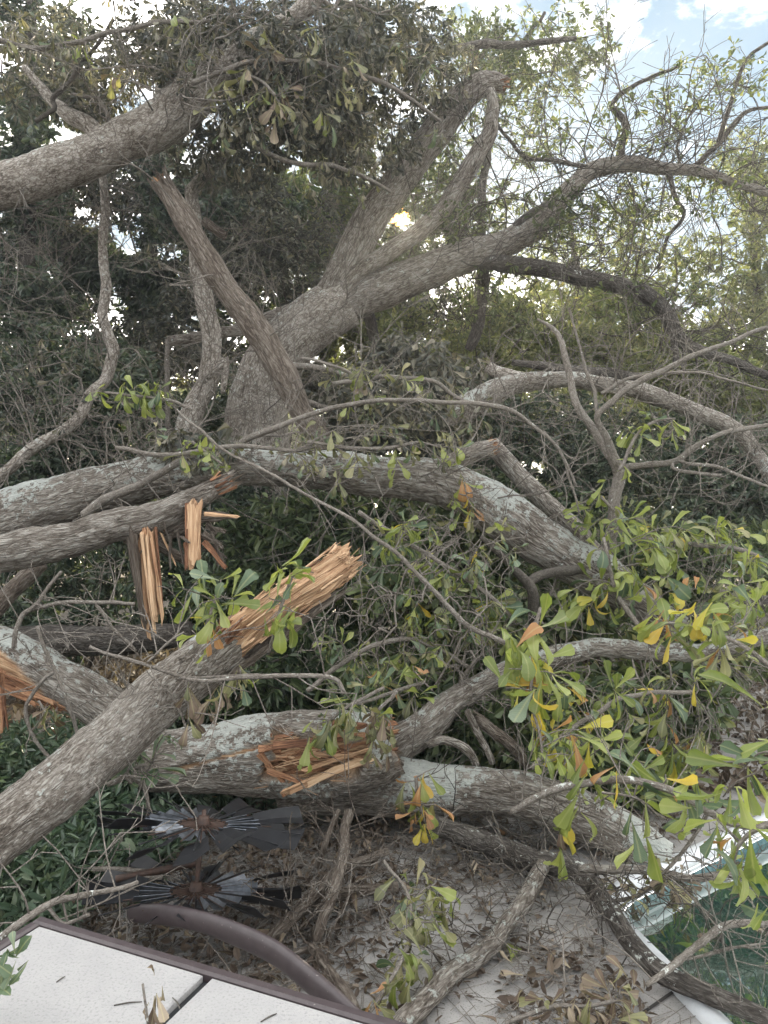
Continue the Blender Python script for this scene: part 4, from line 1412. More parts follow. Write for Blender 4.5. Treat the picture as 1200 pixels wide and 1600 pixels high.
limb(rootL2, 'stem', [(838, 985, 9), (835, 950, 9), (822, 912, 8), (795, 880, 6), (770, 858, 5), (753, 838, 4)], [4.2, 4.0], 'twig_dark')
limb(rootL2, 'limb', [(822, 915, 7), (845, 897, 8), (890, 893, 8), (925, 888, 7), (950, 880, 6)], [4.1, 4.5], 'twig_dark')

# far-right dark log piles behind the bright leaves
rootQ = thing('shaded_branch', 'dark bare branch lying behind the yellowing leaves at right', 'branch', P(900, 960, 5.0))
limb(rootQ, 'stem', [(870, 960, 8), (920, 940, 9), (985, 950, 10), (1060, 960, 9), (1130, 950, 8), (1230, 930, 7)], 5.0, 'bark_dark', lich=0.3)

# ------------------------------------------------------------------ fine twigs sprouting from the limbs
for rt, fr_, n_, a_, b_, mt_, r_ in ((rootF, fF, 70, 0.15, 0.9, 'twig', 0.0017), (rootM, fM, 42, 0.15, 0.9, 'twig', 0.0018), (rootL, fL, 60, 0.1, 0.6, 'twig', 0.0015),
                               (rootJ2, fJ2, 30, 0.1, 0.5, 'twig', 0.0014), (rootI, fI, 16, 0.1, 0.45, 'twig', 0.0014), (rootH, fH, 8, 0.1, 0.4, 'twig', 0.0013),
                               (rootC, f2, 130, 0.2, 1.5, 'twig_dark', 0.002), (rootC, f3, 60, 0.2, 1.2, 'twig_dark', 0.002), (rootC, f1, 22, 0.2, 0.8, 'twig', 0.002), (rootC, f1b, 20, 0.2, 0.8, 'twig', 0.002),
                               (rootC, fC, 26, 0.2, 1.0, 'twig', 0.002), (rootB, fB, 14, 0.15, 0.6, 'twig', 0.0018), (rootD, fD, 34, 0.2, 0.9, 'twig', 0.002), (rootE, fE, 44, 0.2, 0.9, 'twig', 0.002),
                               (rootA, fa, 80, 0.3, 1.4, 'twig', 0.0022)):
    side_twigs(rt, fr_[0][len(fr_[0]) // 6:], fr_[1][len(fr_[0]) // 6:], n_, a_, b_, mt_, r_, forks=4)

# ------------------------------------------------------------------ bare branches
BR = []


def gY(path, h):
    """depth at which a branch traced on the photo lies h metres above the deck"""
    hs = np.interp(np.arange(len(path)), np.linspace(0, len(path) - 1, len(h)), h)
    return [(CAMZ - hh) * FPX / (p[1] - HOR) for p, hh in zip(path, hs)]




def bare_branch(label, paths, Y, mat='twig', lich=0.3, name='bare_branch', group=None):
    pts, rad = px_path(paths[0], Y[0])
    root = thing(name, label, 'branch', pts[0], group)
    fr0 = None
    for i, (p, y) in enumerate(zip(paths, Y)):
        _, fr = limb(root, 'stem' if i == 0 else 'twig', p, y, mat, lich=lich)
        fr0 = fr0 or fr
        L_ = np.linalg.norm(np.diff(fr[0], axis=0), axis=1).sum()
        side_twigs(root, fr[0], fr[1], int(4 + 7 * L_), 0.08, 0.35, mat)
    return root, fr0


bP, fP = bare_branch('upright grey branch forking like a Y before the dark hedge at right',
                     [[(950, 905, 9), (955, 850, 9), (963, 780, 9), (968, 735, 10)],
                      [(968, 738, 9), (945, 697, 7), (912, 655, 6), (895, 610, 6), (883, 560, 5), (872, 518, 4), (840, 500, 2)],
                      [(968, 735, 8), (950, 690, 6), (934, 650, 5), (965, 618, 5), (1010, 590, 5), (1080, 560, 4), (1200, 510, 3)],
                      [(970, 730, 5), (1050, 722, 5), (1100, 690, 4), (1150, 672, 4), (1230, 660, 3)],
                      [(1050, 724, 3), (1060, 735, 3), (1130, 744, 3)], [(1060, 720, 3), (1120, 732, 3), (1220, 765, 2)],
                      [(934, 650, 3), (925, 600, 3), (905, 540, 2), (890, 480, 2)], [(940, 615, 3), (1000, 588, 3), (1100, 585, 2), (1200, 610, 2)]],
                     [4.6, [4.6, 4.9], [4.6, 4.3], [4.6, 4.3], 4.4, 4.4, 4.6, 4.6])
bare_branch('pale thin branch crossing from the oak base to the right', [[(365, 700, 5), (420, 672, 5), (480, 650, 4), (560, 630, 4), (640, 626, 3.5), (700, 629, 3.5), (780, 636, 4), (830, 664, 3), (870, 700, 2.5), (900, 760, 2)], [(870, 690, 2), (890, 740, 2), (905, 800, 1.5)]], [4.4, 4.4])
bare_branch('short pale limb sticking right out of the snapped snag', [[(450, 572, 6), (500, 577, 5), (540, 588, 4), (590, 600, 3)], [(470, 625, 5), (520, 640, 5), (570, 655, 4)]], [5.4, 5.4])
bT, fT = bare_branch('long thin twig slanting down from the oak base to the centre', [[(275, 640, 2), (330, 690, 2.3), (420, 740, 2.6), (480, 775, 2.6), (560, 820, 3), (640, 884, 3.6), (690, 938, 4.2), (740, 986, 4.4), (790, 1005, 4)]], [[3.9, 3.5]])
bare_branch('bent grey branch lying on the great fallen trunk at left', [[(130, 805, 7), (180, 775, 7), (230, 748, 6), (280, 722, 6), (320, 700, 4)]], [4.3])
bare_branch('pale curved twig standing at the left edge above the lichen log', [[(22, 1012, 4), (30, 975, 4), (45, 955, 4), (90, 946, 3.5), (150, 945, 3.5), (215, 942, 3)], [(45, 955, 3.5), (70, 920, 3), (98, 895, 2.5)], [(150, 945, 3), (175, 980, 3), (210, 1020, 2.5)]], [3.5, 3.5, 3.5])
bare_branch('pair of thin looping twigs hanging over the lichen log', [[(58, 978, 3), (85, 1040, 3), (105, 1090, 3.5), (122, 1147, 3)], [(85, 1050, 3), (50, 1085, 3), (38, 1110, 3), (50, 1150, 3), (80, 1183, 3)]], [3.3, 3.3])
bO9, fO9 = bare_branch('thin twig running level across the top of the diagonal log', [[(140, 1010, 2.5), (200, 1030, 3), (260, 1050, 3), (320, 1058, 3), (400, 1055, 4), (515, 1060, 3.5), (540, 1085, 2.5)], [(230, 1035, 2), (265, 1000, 2), (285, 985, 1.5)], [(240, 1060, 2), (270, 1090, 2), (290, 1140, 2)]], [2.6, 2.6, 2.7])
bare_branch('pale gnarled twig lying on the ground plants under the diagonal log', [[(168, 1226, 4), (190, 1220, 5), (200, 1205, 4), (232, 1192, 3)], [(196, 1212, 4), (206, 1222, 4)]], [2.8, 2.8], mat='twig')
bare_branch('thick mottled branch slanting across the deck to the bottom centre', [[(852, 1338, 11), (828, 1392, 13), (778, 1463, 14), (745, 1495, 15), (702, 1524, 16), (665, 1560, 17), (625, 1605, 18), (590, 1650, 18)]], [gY([(852, 1338, 11), (828, 1392, 13), (778, 1463, 14), (745, 1495, 15), (702, 1524, 16), (665, 1560, 17), (625, 1605, 18), (590, 1650, 18)], [0.09, 0.05, 0.05])], mat='bark', lich=0.7)
bare_branch('dark branch arching over the deck and down along the pool edge', [[(670, 1282, 14), (695, 1296, 16), (765, 1320, 18), (835, 1345, 18), (900, 1360, 16), (945, 1412, 15), (985, 1472, 15), (1032, 1520, 16), (1100, 1550, 15), (1170, 1580, 14), (1260, 1625, 13)]], [gY([(670, 1282, 14), (695, 1296, 16), (765, 1320, 18), (835, 1345, 18), (900, 1360, 16), (945, 1412, 15), (985, 1472, 15), (1032, 1520, 16), (1100, 1550, 15), (1170, 1580, 14), (1260, 1625, 13)], [0.16, 0.08, 0.1, 0.07, 0.07])], mat='bark_dark', lich=0.45)
bare_branch('straight grey stick lying level across the white pool edge', [[(905, 1357, 6), (960, 1360, 7), (1040, 1364, 7), (1100, 1370, 6), (1165, 1369, 6)]], [2.85], mat='bark')
bO4, fO4 = bare_branch('curved grey branch hanging over the pool corner at right', [[(800, 1268, 5), (840, 1243, 6), (880, 1228, 6), (950, 1222, 6), (1005, 1223, 6), (1060, 1240, 6), (1110, 1270, 6), (1160, 1288, 6), (1240, 1280, 6)], [(1110, 1265, 3), (1095, 1290, 3), (1060, 1340, 3), (1035, 1365, 2)], [(1040, 1280, 2), (1000, 1250, 2), (940, 1240, 2)]], [[2.9, 2.3], 2.6, 2.6])
bare_branch('twig leaning out over the dark pool water', [[(1010, 1540, 4), (1060, 1500, 6), (1110, 1465, 6), (1150, 1443, 6), (1230, 1438, 5)], [(1060, 1500, 2), (1120, 1490, 3), (1200, 1480, 2)]], [[2.25, 2.5], 2.4])
bare_branch('bent grey branches lying in the litter behind the brown pole', [[(420, 1470, 8), (450, 1440, 10), (480, 1405, 10), (530, 1362, 9), (570, 1345, 8), (610, 1325, 6)], [(425, 1460, 7), (470, 1425, 9), (520, 1400, 10), (560, 1392, 9), (620, 1385, 6)], [(545, 1270, 8), (535, 1330, 9), (522, 1390, 10), (505, 1440, 9), (495, 1470, 8)], [(530, 1265, 4), (508, 1320, 5), (500, 1352, 5)], [(488, 1480, 8), (515, 1520, 9), (545, 1555, 9), (560, 1590, 9)], [(415, 1480, 5), (450, 1495, 5), (485, 1480, 5), (500, 1490, 4)]], [gY([(420, 1470, 8), (450, 1440, 10), (480, 1405, 10), (530, 1362, 9), (570, 1345, 8), (610, 1325, 6)], [0.05, 0.12, 0.2]), gY([(425, 1460, 7), (470, 1425, 9), (520, 1400, 10), (560, 1392, 9), (620, 1385, 6)], [0.05, 0.08, 0.12]), gY([(545, 1270, 8), (535, 1330, 9), (522, 1390, 10), (505, 1440, 9), (495, 1470, 8)], [0.25, 0.05]), gY([(530, 1265, 4), (508, 1320, 5), (500, 1352, 5)], [0.3, 0.06]), gY([(488, 1480, 8), (515, 1520, 9), (545, 1555, 9), (560, 1590, 9)], [0.05, 0.06]), gY([(415, 1480, 5), (450, 1495, 5), (485, 1480, 5), (500, 1490, 4)], [0.04, 0.04])], mat='bark_brown')
bare_branch('long pale twig reaching over the white table corner', [[(-40, 1490, 5), (0, 1468, 6), (75, 1415, 6), (120, 1402, 5), (190, 1389, 4), (215, 1380, 3)], [(75, 1418, 3), (100, 1440, 3), (140, 1428, 3)]], [[1.95, 2.3], 2.15])
bare_branch('pale forked sticks lying behind the wind spinner', [[(145, 1358, 4), (190, 1360, 5), (240, 1363, 5), (290, 1352, 5)], [(150, 1380, 4), (200, 1374, 5), (250, 1368, 4)]], [2.75, 2.7])

# random bare twigs through the tangle
def brush(label, blobs, skel, mat, r0, rmax, step=0.08, wig=0.3, cat='brush'):
    root = thing('brushwood', label, cat, skel[0])
    tips = blob_tips(blobs)
    nodes, par, ti, ns = grow(skel, tips, step, wig)
    V, F, A = twig_mesh(nodes, par, ns, r0, rmax=rmax, sides=5)
    part(root, 'twigs', V, F, A, M[mat], kind='stuff')
    return root


brush('tangle of thin grey twigs under the lichen limb at right', [(900, 1130, 250, 90, 4.0, 0.6, 340), (1080, 1130, 150, 80, 4.2, 0.6, 260)], fL[0], 'twig', 0.0016, 0.006, step=0.06, wig=0.35)
brush('fine dark twigs strewn over the deck below the arching branch', [(760, 1450, 180, 110, 2.75, 0.35, 300), (980, 1400, 120, 80, 2.7, 0.3, 170), (700, 1340, 150, 50, 3.1, 0.3, 200)], np.array([P(835, 1345, 2.95), P(900, 1380, 2.9), P(780, 1463, 2.7), P(700, 1524, 2.5)]), 'twig_dark', 0.0011, 0.004, step=0.05, wig=0.35)
brush('pale bare twigs lying criss-cross in the litter before the cracked log', [(480, 1420, 150, 90, 2.75, 0.3, 160), (640, 1480, 150, 90, 2.55, 0.25, 90), (560, 1330, 160, 40, 3.1, 0.25, 100), (880, 1470, 120, 80, 2.55, 0.2, 60)], np.array([P(480, 1405, 2.75), P(530, 1362, 2.9), P(640, 1470, 2.5), P(702, 1524, 2.45), P(560, 1392, 2.8), P(880, 1570, 2.2)]), 'twig', 0.0011, 0.004, step=0.05, wig=0.3)
brush('bare twigs tangled over the pool water at right', [(1120, 1430, 110, 110, 2.6, 0.3, 80), (1110, 1320, 120, 60, 2.75, 0.25, 70), (990, 1410, 60, 50, 2.8, 0.15, 40)], np.array([P(1110, 1465, 2.4), P(1150, 1443, 2.4), P(1230, 1438, 2.5), P(1160, 1288, 2.4)]), 'twig_dark', 0.0011, 0.0035, step=0.05, wig=0.35)
brush('thin bare twigs hanging among the leaves below the fallen trunk', [(680, 900, 150, 130, 4.0, 0.5, 240), (560, 1000, 120, 90, 3.9, 0.5, 180), (700, 1060, 120, 90, 3.9, 0.4, 160)], fT[0][len(fT[0]) // 2:], 'twig', 0.0016, 0.005, step=0.06, wig=0.35)
brush('bare twigs in the dark gap left of the slender trunk', [(120, 660, 130, 80, 6.3, 0.5, 260), (230, 680, 80, 60, 6.2, 0.4, 160)], fE[0], 'twig', 0.0022, 0.007)
brush('bare twigs reaching up before the hedge at right', [(900, 580, 170, 110, 5.0, 0.6, 60), (1090, 640, 120, 100, 5.0, 0.6, 60)], fM[0], 'twig', 0.0022, 0.008, step=0.14)
brush('fine dead twigs above the leaning trunk at upper left', [(330, 90, 160, 80, 5.4, 0.4, 120), (150, 110, 120, 80, 5.4, 0.4, 80)], fa[0][len(fa[0]) // 2:], 'twig', 0.002, 0.009)

# ------------------------------------------------------------------ shrubs, hedge, ground cover
def shrub(label, base, Y, blobs, mat, ln, wr=0.38, per=8, hang=0.4, kind='lance', twig='twig_dark', cat='shrub', name='shrub', grp='shrubs and crown pieces in the tangle', **kw):
    b = P(base[0], base[1], Y)
    b[2] = 0.0
    root = thing(name, label, cat, b, grp)
    tops = [P(base[0] + dx, base[1] - 60, Y) for dx in (-40, 0, 40)]
    skel = []
    for tpz in tops:
        V, F, A, fr = tube([b, (b + tpz) / 2 + rng.normal(0, .05, 3), tpz], [0.02, 0.016, 0.008], 7, 0.08)
        part(root, 'stem', V, F, A, M[twig])
        skel.append(fr[0])
    crown(root, np.vstack(skel), blobs, mat, ln, wr, per, hang, kind, twig, name='foliage', **kw)
    return root


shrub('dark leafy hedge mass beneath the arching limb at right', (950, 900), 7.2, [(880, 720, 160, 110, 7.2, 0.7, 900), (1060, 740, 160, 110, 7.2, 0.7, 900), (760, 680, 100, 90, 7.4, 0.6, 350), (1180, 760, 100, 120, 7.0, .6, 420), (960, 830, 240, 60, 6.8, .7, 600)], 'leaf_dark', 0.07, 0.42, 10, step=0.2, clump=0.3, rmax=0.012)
shrub('wall of dark narrow leaves under the great fallen trunk', (520, 1050), 5.3, [(480, 830, 140, 80, 5.2, 0.35, 480), (600, 880, 140, 110, 5.3, 0.4, 520), (430, 950, 160, 100, 5.2, 0.4, 520), (600, 1010, 150, 110, 5.0, 0.4, 480), (380, 1080, 160, 70, 4.9, 0.4, 340), (720, 900, 120, 90, 5.3, 0.4, 360), (720, 1020, 120, 90, 5.1, .4, 320)], 'leaf_mid', 0.10, 0.28, 9, 0.7, step=0.16, clump=0.4, huec=-0.16, rmax=0.01)
shrub('limp drooping oak leaves heaped around the oak base', (600, 760), 5.6, [(590, 620, 110, 50, 5.7, 0.4, 130), (640, 670, 120, 45, 5.4, 0.35, 170), (560, 680, 90, 35, 5.3, 0.3, 100), (700, 600, 90, 50, 5.9, 0.4, 110), (320, 700, 80, 30, 4.7, 0.3, 80), (650, 560, 110, 50, 6.2, .4, 110)], 'leaf_wilt', 0.11, 0.36, 8, 0.9, 'spat', 'twig', step=0.1, huec=0.02, rmax=0.008)
shrub('olive crown pieces hanging before the background trees in the centre', (760, 700), 8.5, [(700, 560, 120, 60, 8.5, 0.7, 520), (850, 550, 120, 50, 8.6, 0.7, 520), (1000, 570, 120, 50, 8.6, 0.7, 560), (1130, 610, 100, 60, 8.5, 0.7, 560), (620, 500, 90, 60, 8.8, .7, 300), (542, 535, 50, 45, 9.3, .4, 240), (840, 700, 80, 60, 7.6, .3, 300), (1000, 480, 120, 50, 8.8, .6, 260), (800, 490, 100, 45, 8.8, .6, 260)], 'leaf_olive', 0.08, 0.42, 10, 0.4, 'lance', step=0.2, rmax=0.015)
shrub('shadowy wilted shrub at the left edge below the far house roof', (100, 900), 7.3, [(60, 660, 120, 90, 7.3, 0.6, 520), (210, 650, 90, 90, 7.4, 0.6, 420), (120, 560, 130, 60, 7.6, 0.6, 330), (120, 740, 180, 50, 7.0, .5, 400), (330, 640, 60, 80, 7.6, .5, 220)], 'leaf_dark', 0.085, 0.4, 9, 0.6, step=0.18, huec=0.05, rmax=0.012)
shrub('leafy oak top lying between the fallen trunk and the lichen limb', (860, 1120), 4.7, [(700, 830, 90, 60, 4.9, 0.3, 130), (690, 960, 110, 80, 4.5, 0.35, 190), (830, 930, 90, 60, 4.8, .3, 120), (620, 900, 70, 60, 4.5, .3, 90), (900, 960, 110, 60, 4.8, 0.3, 140), (780, 1000, 90, 60, 4.6, .3, 120), (600, 1060, 100, 60, 4.3, .3, 120)], 'leaf_mid', 0.125, 0.36, 8, 0.7, 'spat', 'twig', step=0.12, huec=0.08, rmax=0.007)
shrub('green oak top spread over the deck edge at right', (1060, 1150), 5.2, [(1050, 900, 170, 60, 6.6, 0.4, 420), (1130, 860, 110, 50, 6.6, 0.4, 260), (1000, 1090, 180, 60, 4.8, 0.4, 260), (860, 1110, 100, 60, 4.3, .35, 150), (1140, 1010, 90, 50, 5.6, .4, 200), (960, 840, 100, 45, 6.4, .3, 200)], 'leaf_mid', 0.145, 0.36, 8, 0.55, 'spat', 'twig', step=0.12, huec=0.12, rmax=0.008)
shrub('leafy branches pressed down beneath the lichen limb', (760, 1230), 3.95, [(760, 1130, 110, 50, 4.0, 0.2, 130), (880, 1160, 120, 50, 3.95, 0.25, 140), (1000, 1190, 110, 50, 3.9, .25, 110), (640, 1090, 80, 40, 4.1, .2, 80), (920, 1090, 110, 40, 4.2, .25, 110)], 'leaf_mid', 0.12, 0.35, 7, 0.6, 'spat', 'twig', step=0.1, huec=0.0, rmax=0.006)

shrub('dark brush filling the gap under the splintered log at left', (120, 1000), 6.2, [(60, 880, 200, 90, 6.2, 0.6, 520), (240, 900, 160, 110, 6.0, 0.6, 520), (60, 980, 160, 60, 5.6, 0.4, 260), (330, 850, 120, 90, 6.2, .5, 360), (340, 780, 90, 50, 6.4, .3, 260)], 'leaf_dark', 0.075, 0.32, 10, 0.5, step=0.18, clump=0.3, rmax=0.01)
shrub('thin leafy growth in the gaps beside the forked oak trunk', (420, 700), 8.8, [(330, 420, 140, 60, 8.8, 0.7, 260), (240, 500, 140, 60, 8.8, 0.6, 300), (80, 330, 100, 70, 9.2, 0.6, 330), (150, 300, 90, 60, 9.3, .6, 220), (480, 420, 90, 70, 9, .6, 220), (420, 330, 120, 90, 9, .6, 330), (330, 560, 140, 50, 8.5, .6, 260), (510, 580, 90, 50, 9, .4, 300), (620, 480, 90, 60, 9.2, .5, 160)], 'leaf_wilt', 0.085, 0.36, 9, 0.6, step=0.2, clump=0.5, huec=-0.1, rmax=0.012)
shrub('low dark brush closing the gap behind the arching limb', (700, 900), 6.4, [(640, 760, 120, 60, 6.4, 0.4, 330), (760, 800, 130, 70, 6.3, 0.4, 360), (900, 870, 150, 50, 6.0, .4, 360), (1080, 880, 160, 60, 6.2, .4, 420), (520, 760, 90, 50, 6.6, .4, 220)], 'leaf_mid', 0.075, 0.36, 9, 0.5, step=0.18, clump=0.3, huec=-0.15, rmax=0.01)

# ground cover at lower left: uncountable
def ground_cover(n, xr, yr, zmax, ln, wr, name, mat, huec=0.0, seed=0):
    x = rng.uniform(*xr, n)
    y = rng.uniform(*yr, n)
    keep = x < -0.72 - 0.12 * (y - 3.0) + 0.35 * (vnoise(np.stack([x, y, 0 * x], 1), 2.2, 8) - 0.5) + np.where(y > 3.75, 1.5, 0)
    qx, qy = x / y * FPX + 600, HOR + 1.6 / y * FPX
    keep &= ~((qx > 165 + (1480 - qy) * 0.9) & (qy > 1290)) & ~((qx > 120) & (qy > 1425))
    x, y = x[keep], y[keep]
    n = len(x)
    z = rng.random(n) ** 1.3 * zmax * (0.45 + 0.75 * vnoise(np.stack([x, y, 0 * x], 1), 1.6, 9))
    p = np.stack([x, y, z], 1)
    V, F, h = leaf_clusters(p, np.tile([0, 0, 1.0], (n, 1)), 6, ln, wr, 0.35, 'lance', huec)
    o = link(name, make_mesh(name, V, [F], {'hue': h}, M[mat], False))
    o['kind'] = 'stuff'


ground_cover(9000, (-2.6, 0.4), (2.15, 4.7), 0.36, 0.072, 0.27, 'ground_cover', 'leaf_ground')
# leaf litter under the brush behind
n = 9000
lp = np.stack([rng.uniform(-5, 6, n), rng.uniform(3.9, 9, n), rng.uniform(0.0, 0.06, n)], 1)
V, F, h = leaf_clusters(lp, unit(rng.normal(size=(n, 3)) * np.array([1, 1, .2])), 3, 0.09, 0.4, 0.0, 'lance')
o = link('leaf_litter', make_mesh('leaf_litter', V, [F], {'hue': h}, M['leaf_brown_mass'], False))
o['kind'] = 'stuff'

# ------------------------------------------------------------------ leafy branches with countable leaves
GY = [('green', 8), ('deep', 1.5), ('yellow', 0.5), ('orange', 0.3)]
GG = [('green', 9), ('deep', 1.5)]
OL = [('olive', 6), ('green', 2), ('deep', 1)]
AU = [('green', 6), ('yellow', 2), ('orange', 1.4), ('olive', 1)]
BRN = [('brown', 5), ('olive', 1)]
DUS = [('dusky', 5), ('olive', 1), ('deep', 1)]


def scat(x0, x1, y0, y1, n, k, size, kinds, hang, dY=0.0):
    return [(rng.uniform(x0, x1), rng.uniform(y0, y1), rng.uniform(-dY, dY), int(rng.integers(k - 2, k + 2)), size * rng.uniform(0.75, 1.15), kinds, hang * rng.uniform(0.6, 1.4)) for _ in range(n)]


GR = 'leafy twigs of the fallen crowns'
leafy_branch('bright green sprig with one orange leaf over the torn end of the diagonal log', [(300, 1020, 3), (320, 985, 3), (335, 945, 3), (345, 915, 2.5)], 2.75,
             [(285, 920, -0.05, 5, 62, GG, 0.0), (345, 905, 0, 7, 66, GG, 0.0), (310, 960, 0, 7, 66, GG, 0.3), (335, 975, -0.05, 3, 60, [('orange', 1), ('yellow', 1)], 0.8), (365, 935, 0.0, 5, 58, GG, 0.1), (300, 985, 0, 4, 50, GG, 0.4)], GG, GR)
leafy_branch('bright green sprig standing against the stripped wood of the diagonal log', [(420, 1020, 3), (430, 985, 3), (440, 950, 3), (455, 905, 2.5)], 2.85,
             [(420, 935, 0, 6, 60, GG, 0.1), (462, 905, 0, 6, 60, GG, -0.1), (440, 965, 0, 8, 58, GG, 0.5), (490, 895, 0, 3, 56, GG, 0.2)], GG, GR)
leafy_branch('hanging spray of green leaves before the slender grey trunk', [(300, 640, 3), (270, 628, 3), (235, 622, 2.5), (195, 618, 2.5), (165, 612, 2)], 4.6,
             [(165, 615, 0, 5, 36, GG, 0.5), (195, 622, 0, 6, 40, GG, 0.8), (225, 625, 0, 7, 42, GY, 0.9), (245, 628, 0, 6, 40, GG, 0.8), (250, 600, 0, 4, 36, GY, 0.2), (215, 602, 0, 4, 34, GG, 0.0)], GG, GR)
leafy_branch('pale green sprig resting on the great fallen trunk below the oak base', [(300, 690, 2.5), (320, 705, 2.5), (345, 725, 2)], 4.1,
             [(300, 695, 0, 5, 34, GG), (325, 715, 0, 6, 36, GG), (345, 705, 0, 5, 34, OL), (335, 735, 0, 4, 30, OL), (280, 715, 0, 4, 30, OL)], GG, GR)
leafy_branch('cluster of pale green leaves in front of the dark hedge at right', [(968, 735, 3), (985, 700, 3), (1000, 675, 2.5), (1025, 660, 2.5), (1055, 655, 2)], 4.4,
             [(975, 670, 0, 7, 34, GG, 0.6), (1005, 685, 0, 6, 34, GG, 0.6), (1020, 645, 0, 5, 34, GY, 0.3), (1050, 680, 0, 7, 36, GG, 0.7), (985, 735, 0, 4, 32, GY, 0.7)], GG, GR)
leafy_branch('small green sprig low on the upright Y-shaped branch', [(960, 800, 2.5), (935, 775, 2.5), (925, 765, 2)], 4.4,
             [(930, 770, 0, 6, 36, GY, 0.8), (920, 800, 0, 3, 30, GY, 0.4), (915, 830, 0, 6, 36, GG, 0.6), (895, 815, 0, 4, 34, GG, 0.3)], GY, GR)
leafy_branch('limp green leaf bunch hanging over the orange tear of the cracked log', [(600, 1075, 3), (575, 1090, 3), (545, 1105, 3), (515, 1125, 2.5)], 3.1,
             [(512, 1128, 0, 8, 60, OL, 1.3), (490, 1125, 0, 4, 44, OL, 0.8), (545, 1110, 0, 4, 46, OL, 1.2), (500, 1150, -0.03, 4, 56, GG, 1.6), (478, 1185, -.02, 2, 44, GG, 1.6)], OL, GR)
leafy_branch('withered pale leaf clump on the broken end of the cracked log', [(620, 1080, 3), (600, 1100, 3), (585, 1120, 2.5)], 3.2,
             [(575, 1115, 0, 9, 44, [('olive', 3), ('brown', 2)], 1.3), (595, 1135, 0, 9, 42, [('olive', 2), ('brown', 2)], 1.3), (585, 1155, 0, 8, 40, [('olive', 2), ('brown', 3)], 1.3), (605, 1170, 0, 6, 40, [('olive', 2), ('brown', 1)], 1.3), (560, 1095, 0, 5, 44, OL, 0.9), (580, 1180, -.02, 5, 36, [('olive', 2), ('brown', 2)], 1.3)], OL, GR)
leafy_branch('sprig with pale upturned leaf pair between the logs in the centre', [(560, 1100, 2.5), (600, 1085, 3), (640, 1070, 3), (665, 1062, 2.5)], 3.4,
             [(665, 1060, 0, 5, 50, OL, -0.1), (620, 1078, 0, 4, 44, GY, 0.2), (555, 1060, 0, 4, 42, OL, -0.2), (540, 1085, 0, 4, 44, GG, 0.1), (645, 1040, 0, 3, 36, [('orange', 1), ('olive', 1)], 0.6)], OL, GR)
leafy_branch('large yellowing leaves on a drooping twig in the right centre', [(845, 950, 3), (840, 980, 3), (835, 1020, 3), (830, 1080, 2.5), (838, 1130, 2.5), (850, 1190, 2)], [3.2, 2.9],
             [(845, 980, 0, 6, 80, GG, 0.4), (842, 1010, 0, 4, 76, GG, 1.2), (795, 1045, 0, 6, 74, GG, 0.3), (800, 1085, 0, 5, 70, [('yellow', 2), ('orange', 1), ('green', 2)], 0.9), (790, 1075, 0, 4, 66, GG, 0.6), (860, 1035, 0, 6, 70, AU, 0.2), (880, 1060, 0, 5, 66, GG, 0.6), (905, 1140, 0.1, 7, 74, AU, 0.4), (870, 1160, 0.1, 6, 64, GG, 0.4), (930, 1160, .1, 5, 66, AU, 0.5), (890, 1180, 0, 5, 64, GY, 0.5)], GG, GR)
leafy_branch('broad spread of green leaves beyond the end of the fallen trunk', [(1020, 1010, 4), (985, 960, 4), (965, 920, 4), (950, 880, 3.5), (945, 840, 3)], [3.9, 4.2],
             [(880, 930, 0, 6, 50, GG, 0.5), (905, 905, 0, 6, 52, GG, 0.6), (915, 950, 0, 7, 52, AU, 0.6), (950, 915, 0, 7, 54, GG, 0.5), (985, 935, 0, 6, 52, GG, 0.5), (1000, 880, 0, 7, 54, GG, 0.2), (1045, 900, 0, 6, 54, GY, 0.4), (1020, 830, 0, 7, 52, GG, 0.2), (1060, 860, 0, 6, 52, GG, 0.3), (1080, 830, 0, 5, 50, OL, 0.3), (985, 830, 0, 6, 48, GG, 0.4), (1010, 810, 0, 5, 46, GG, 0.1), (930, 860, 0, 5, 44, GG, 0.3), (1050, 945, 0, 5, 50, AU, 0.7), (1090, 920, 0, 6, 50, AU, 0.4)], GG, GR)
leafy_branch('green and orange autumn leaves hanging at the right over the lichen limb', [(1230, 1060, 4), (1160, 1010, 4), (1110, 985, 3.5), (1070, 975, 3), (1030, 975, 2.5)], [3.0, 3.4],
             [(1070, 985, 0, 7, 58, AU, 0.7), (1110, 990, 0, 6, 58, AU, 0.8), (1050, 995, 0, 6, 56, AU, 0.8), (1090, 960, 0, 5, 54, GG, 0.3), (1150, 960, 0, 5, 52, AU, 0.4), (1120, 1030, 0, 6, 54, [('olive', 2), ('orange', 1)], 0.8), (1160, 1020, 0, 5, 52, OL, 0.8), (1185, 930, 0.2, 6, 48, GG, 0.3), (1160, 900, 0.3, 6, 46, GG, 0.3), (1020, 960, 0, 5, 52, GG, 0.4)], AU, GR)
leafy_branch('big bright leaves close by at the right edge of the view', [(1290, 1260, 4), (1240, 1210, 4), (1215, 1170, 3.5), (1205, 1110, 3)], [1.9, 1.8],
             [(1205, 1085, 0, 3, 100, GG, -0.1), (1215, 1150, 0, 4, 105, GG, 0.2), (1190, 1195, 0, 4, 95, GG, 0.5), (1215, 1210, 0, 4, 100, GG, 0.5), (1150, 1215, 0.15, 5, 80, GG, 0.4), (1130, 1245, .2, 5, 72, GG, 0.5)], GG, GR)
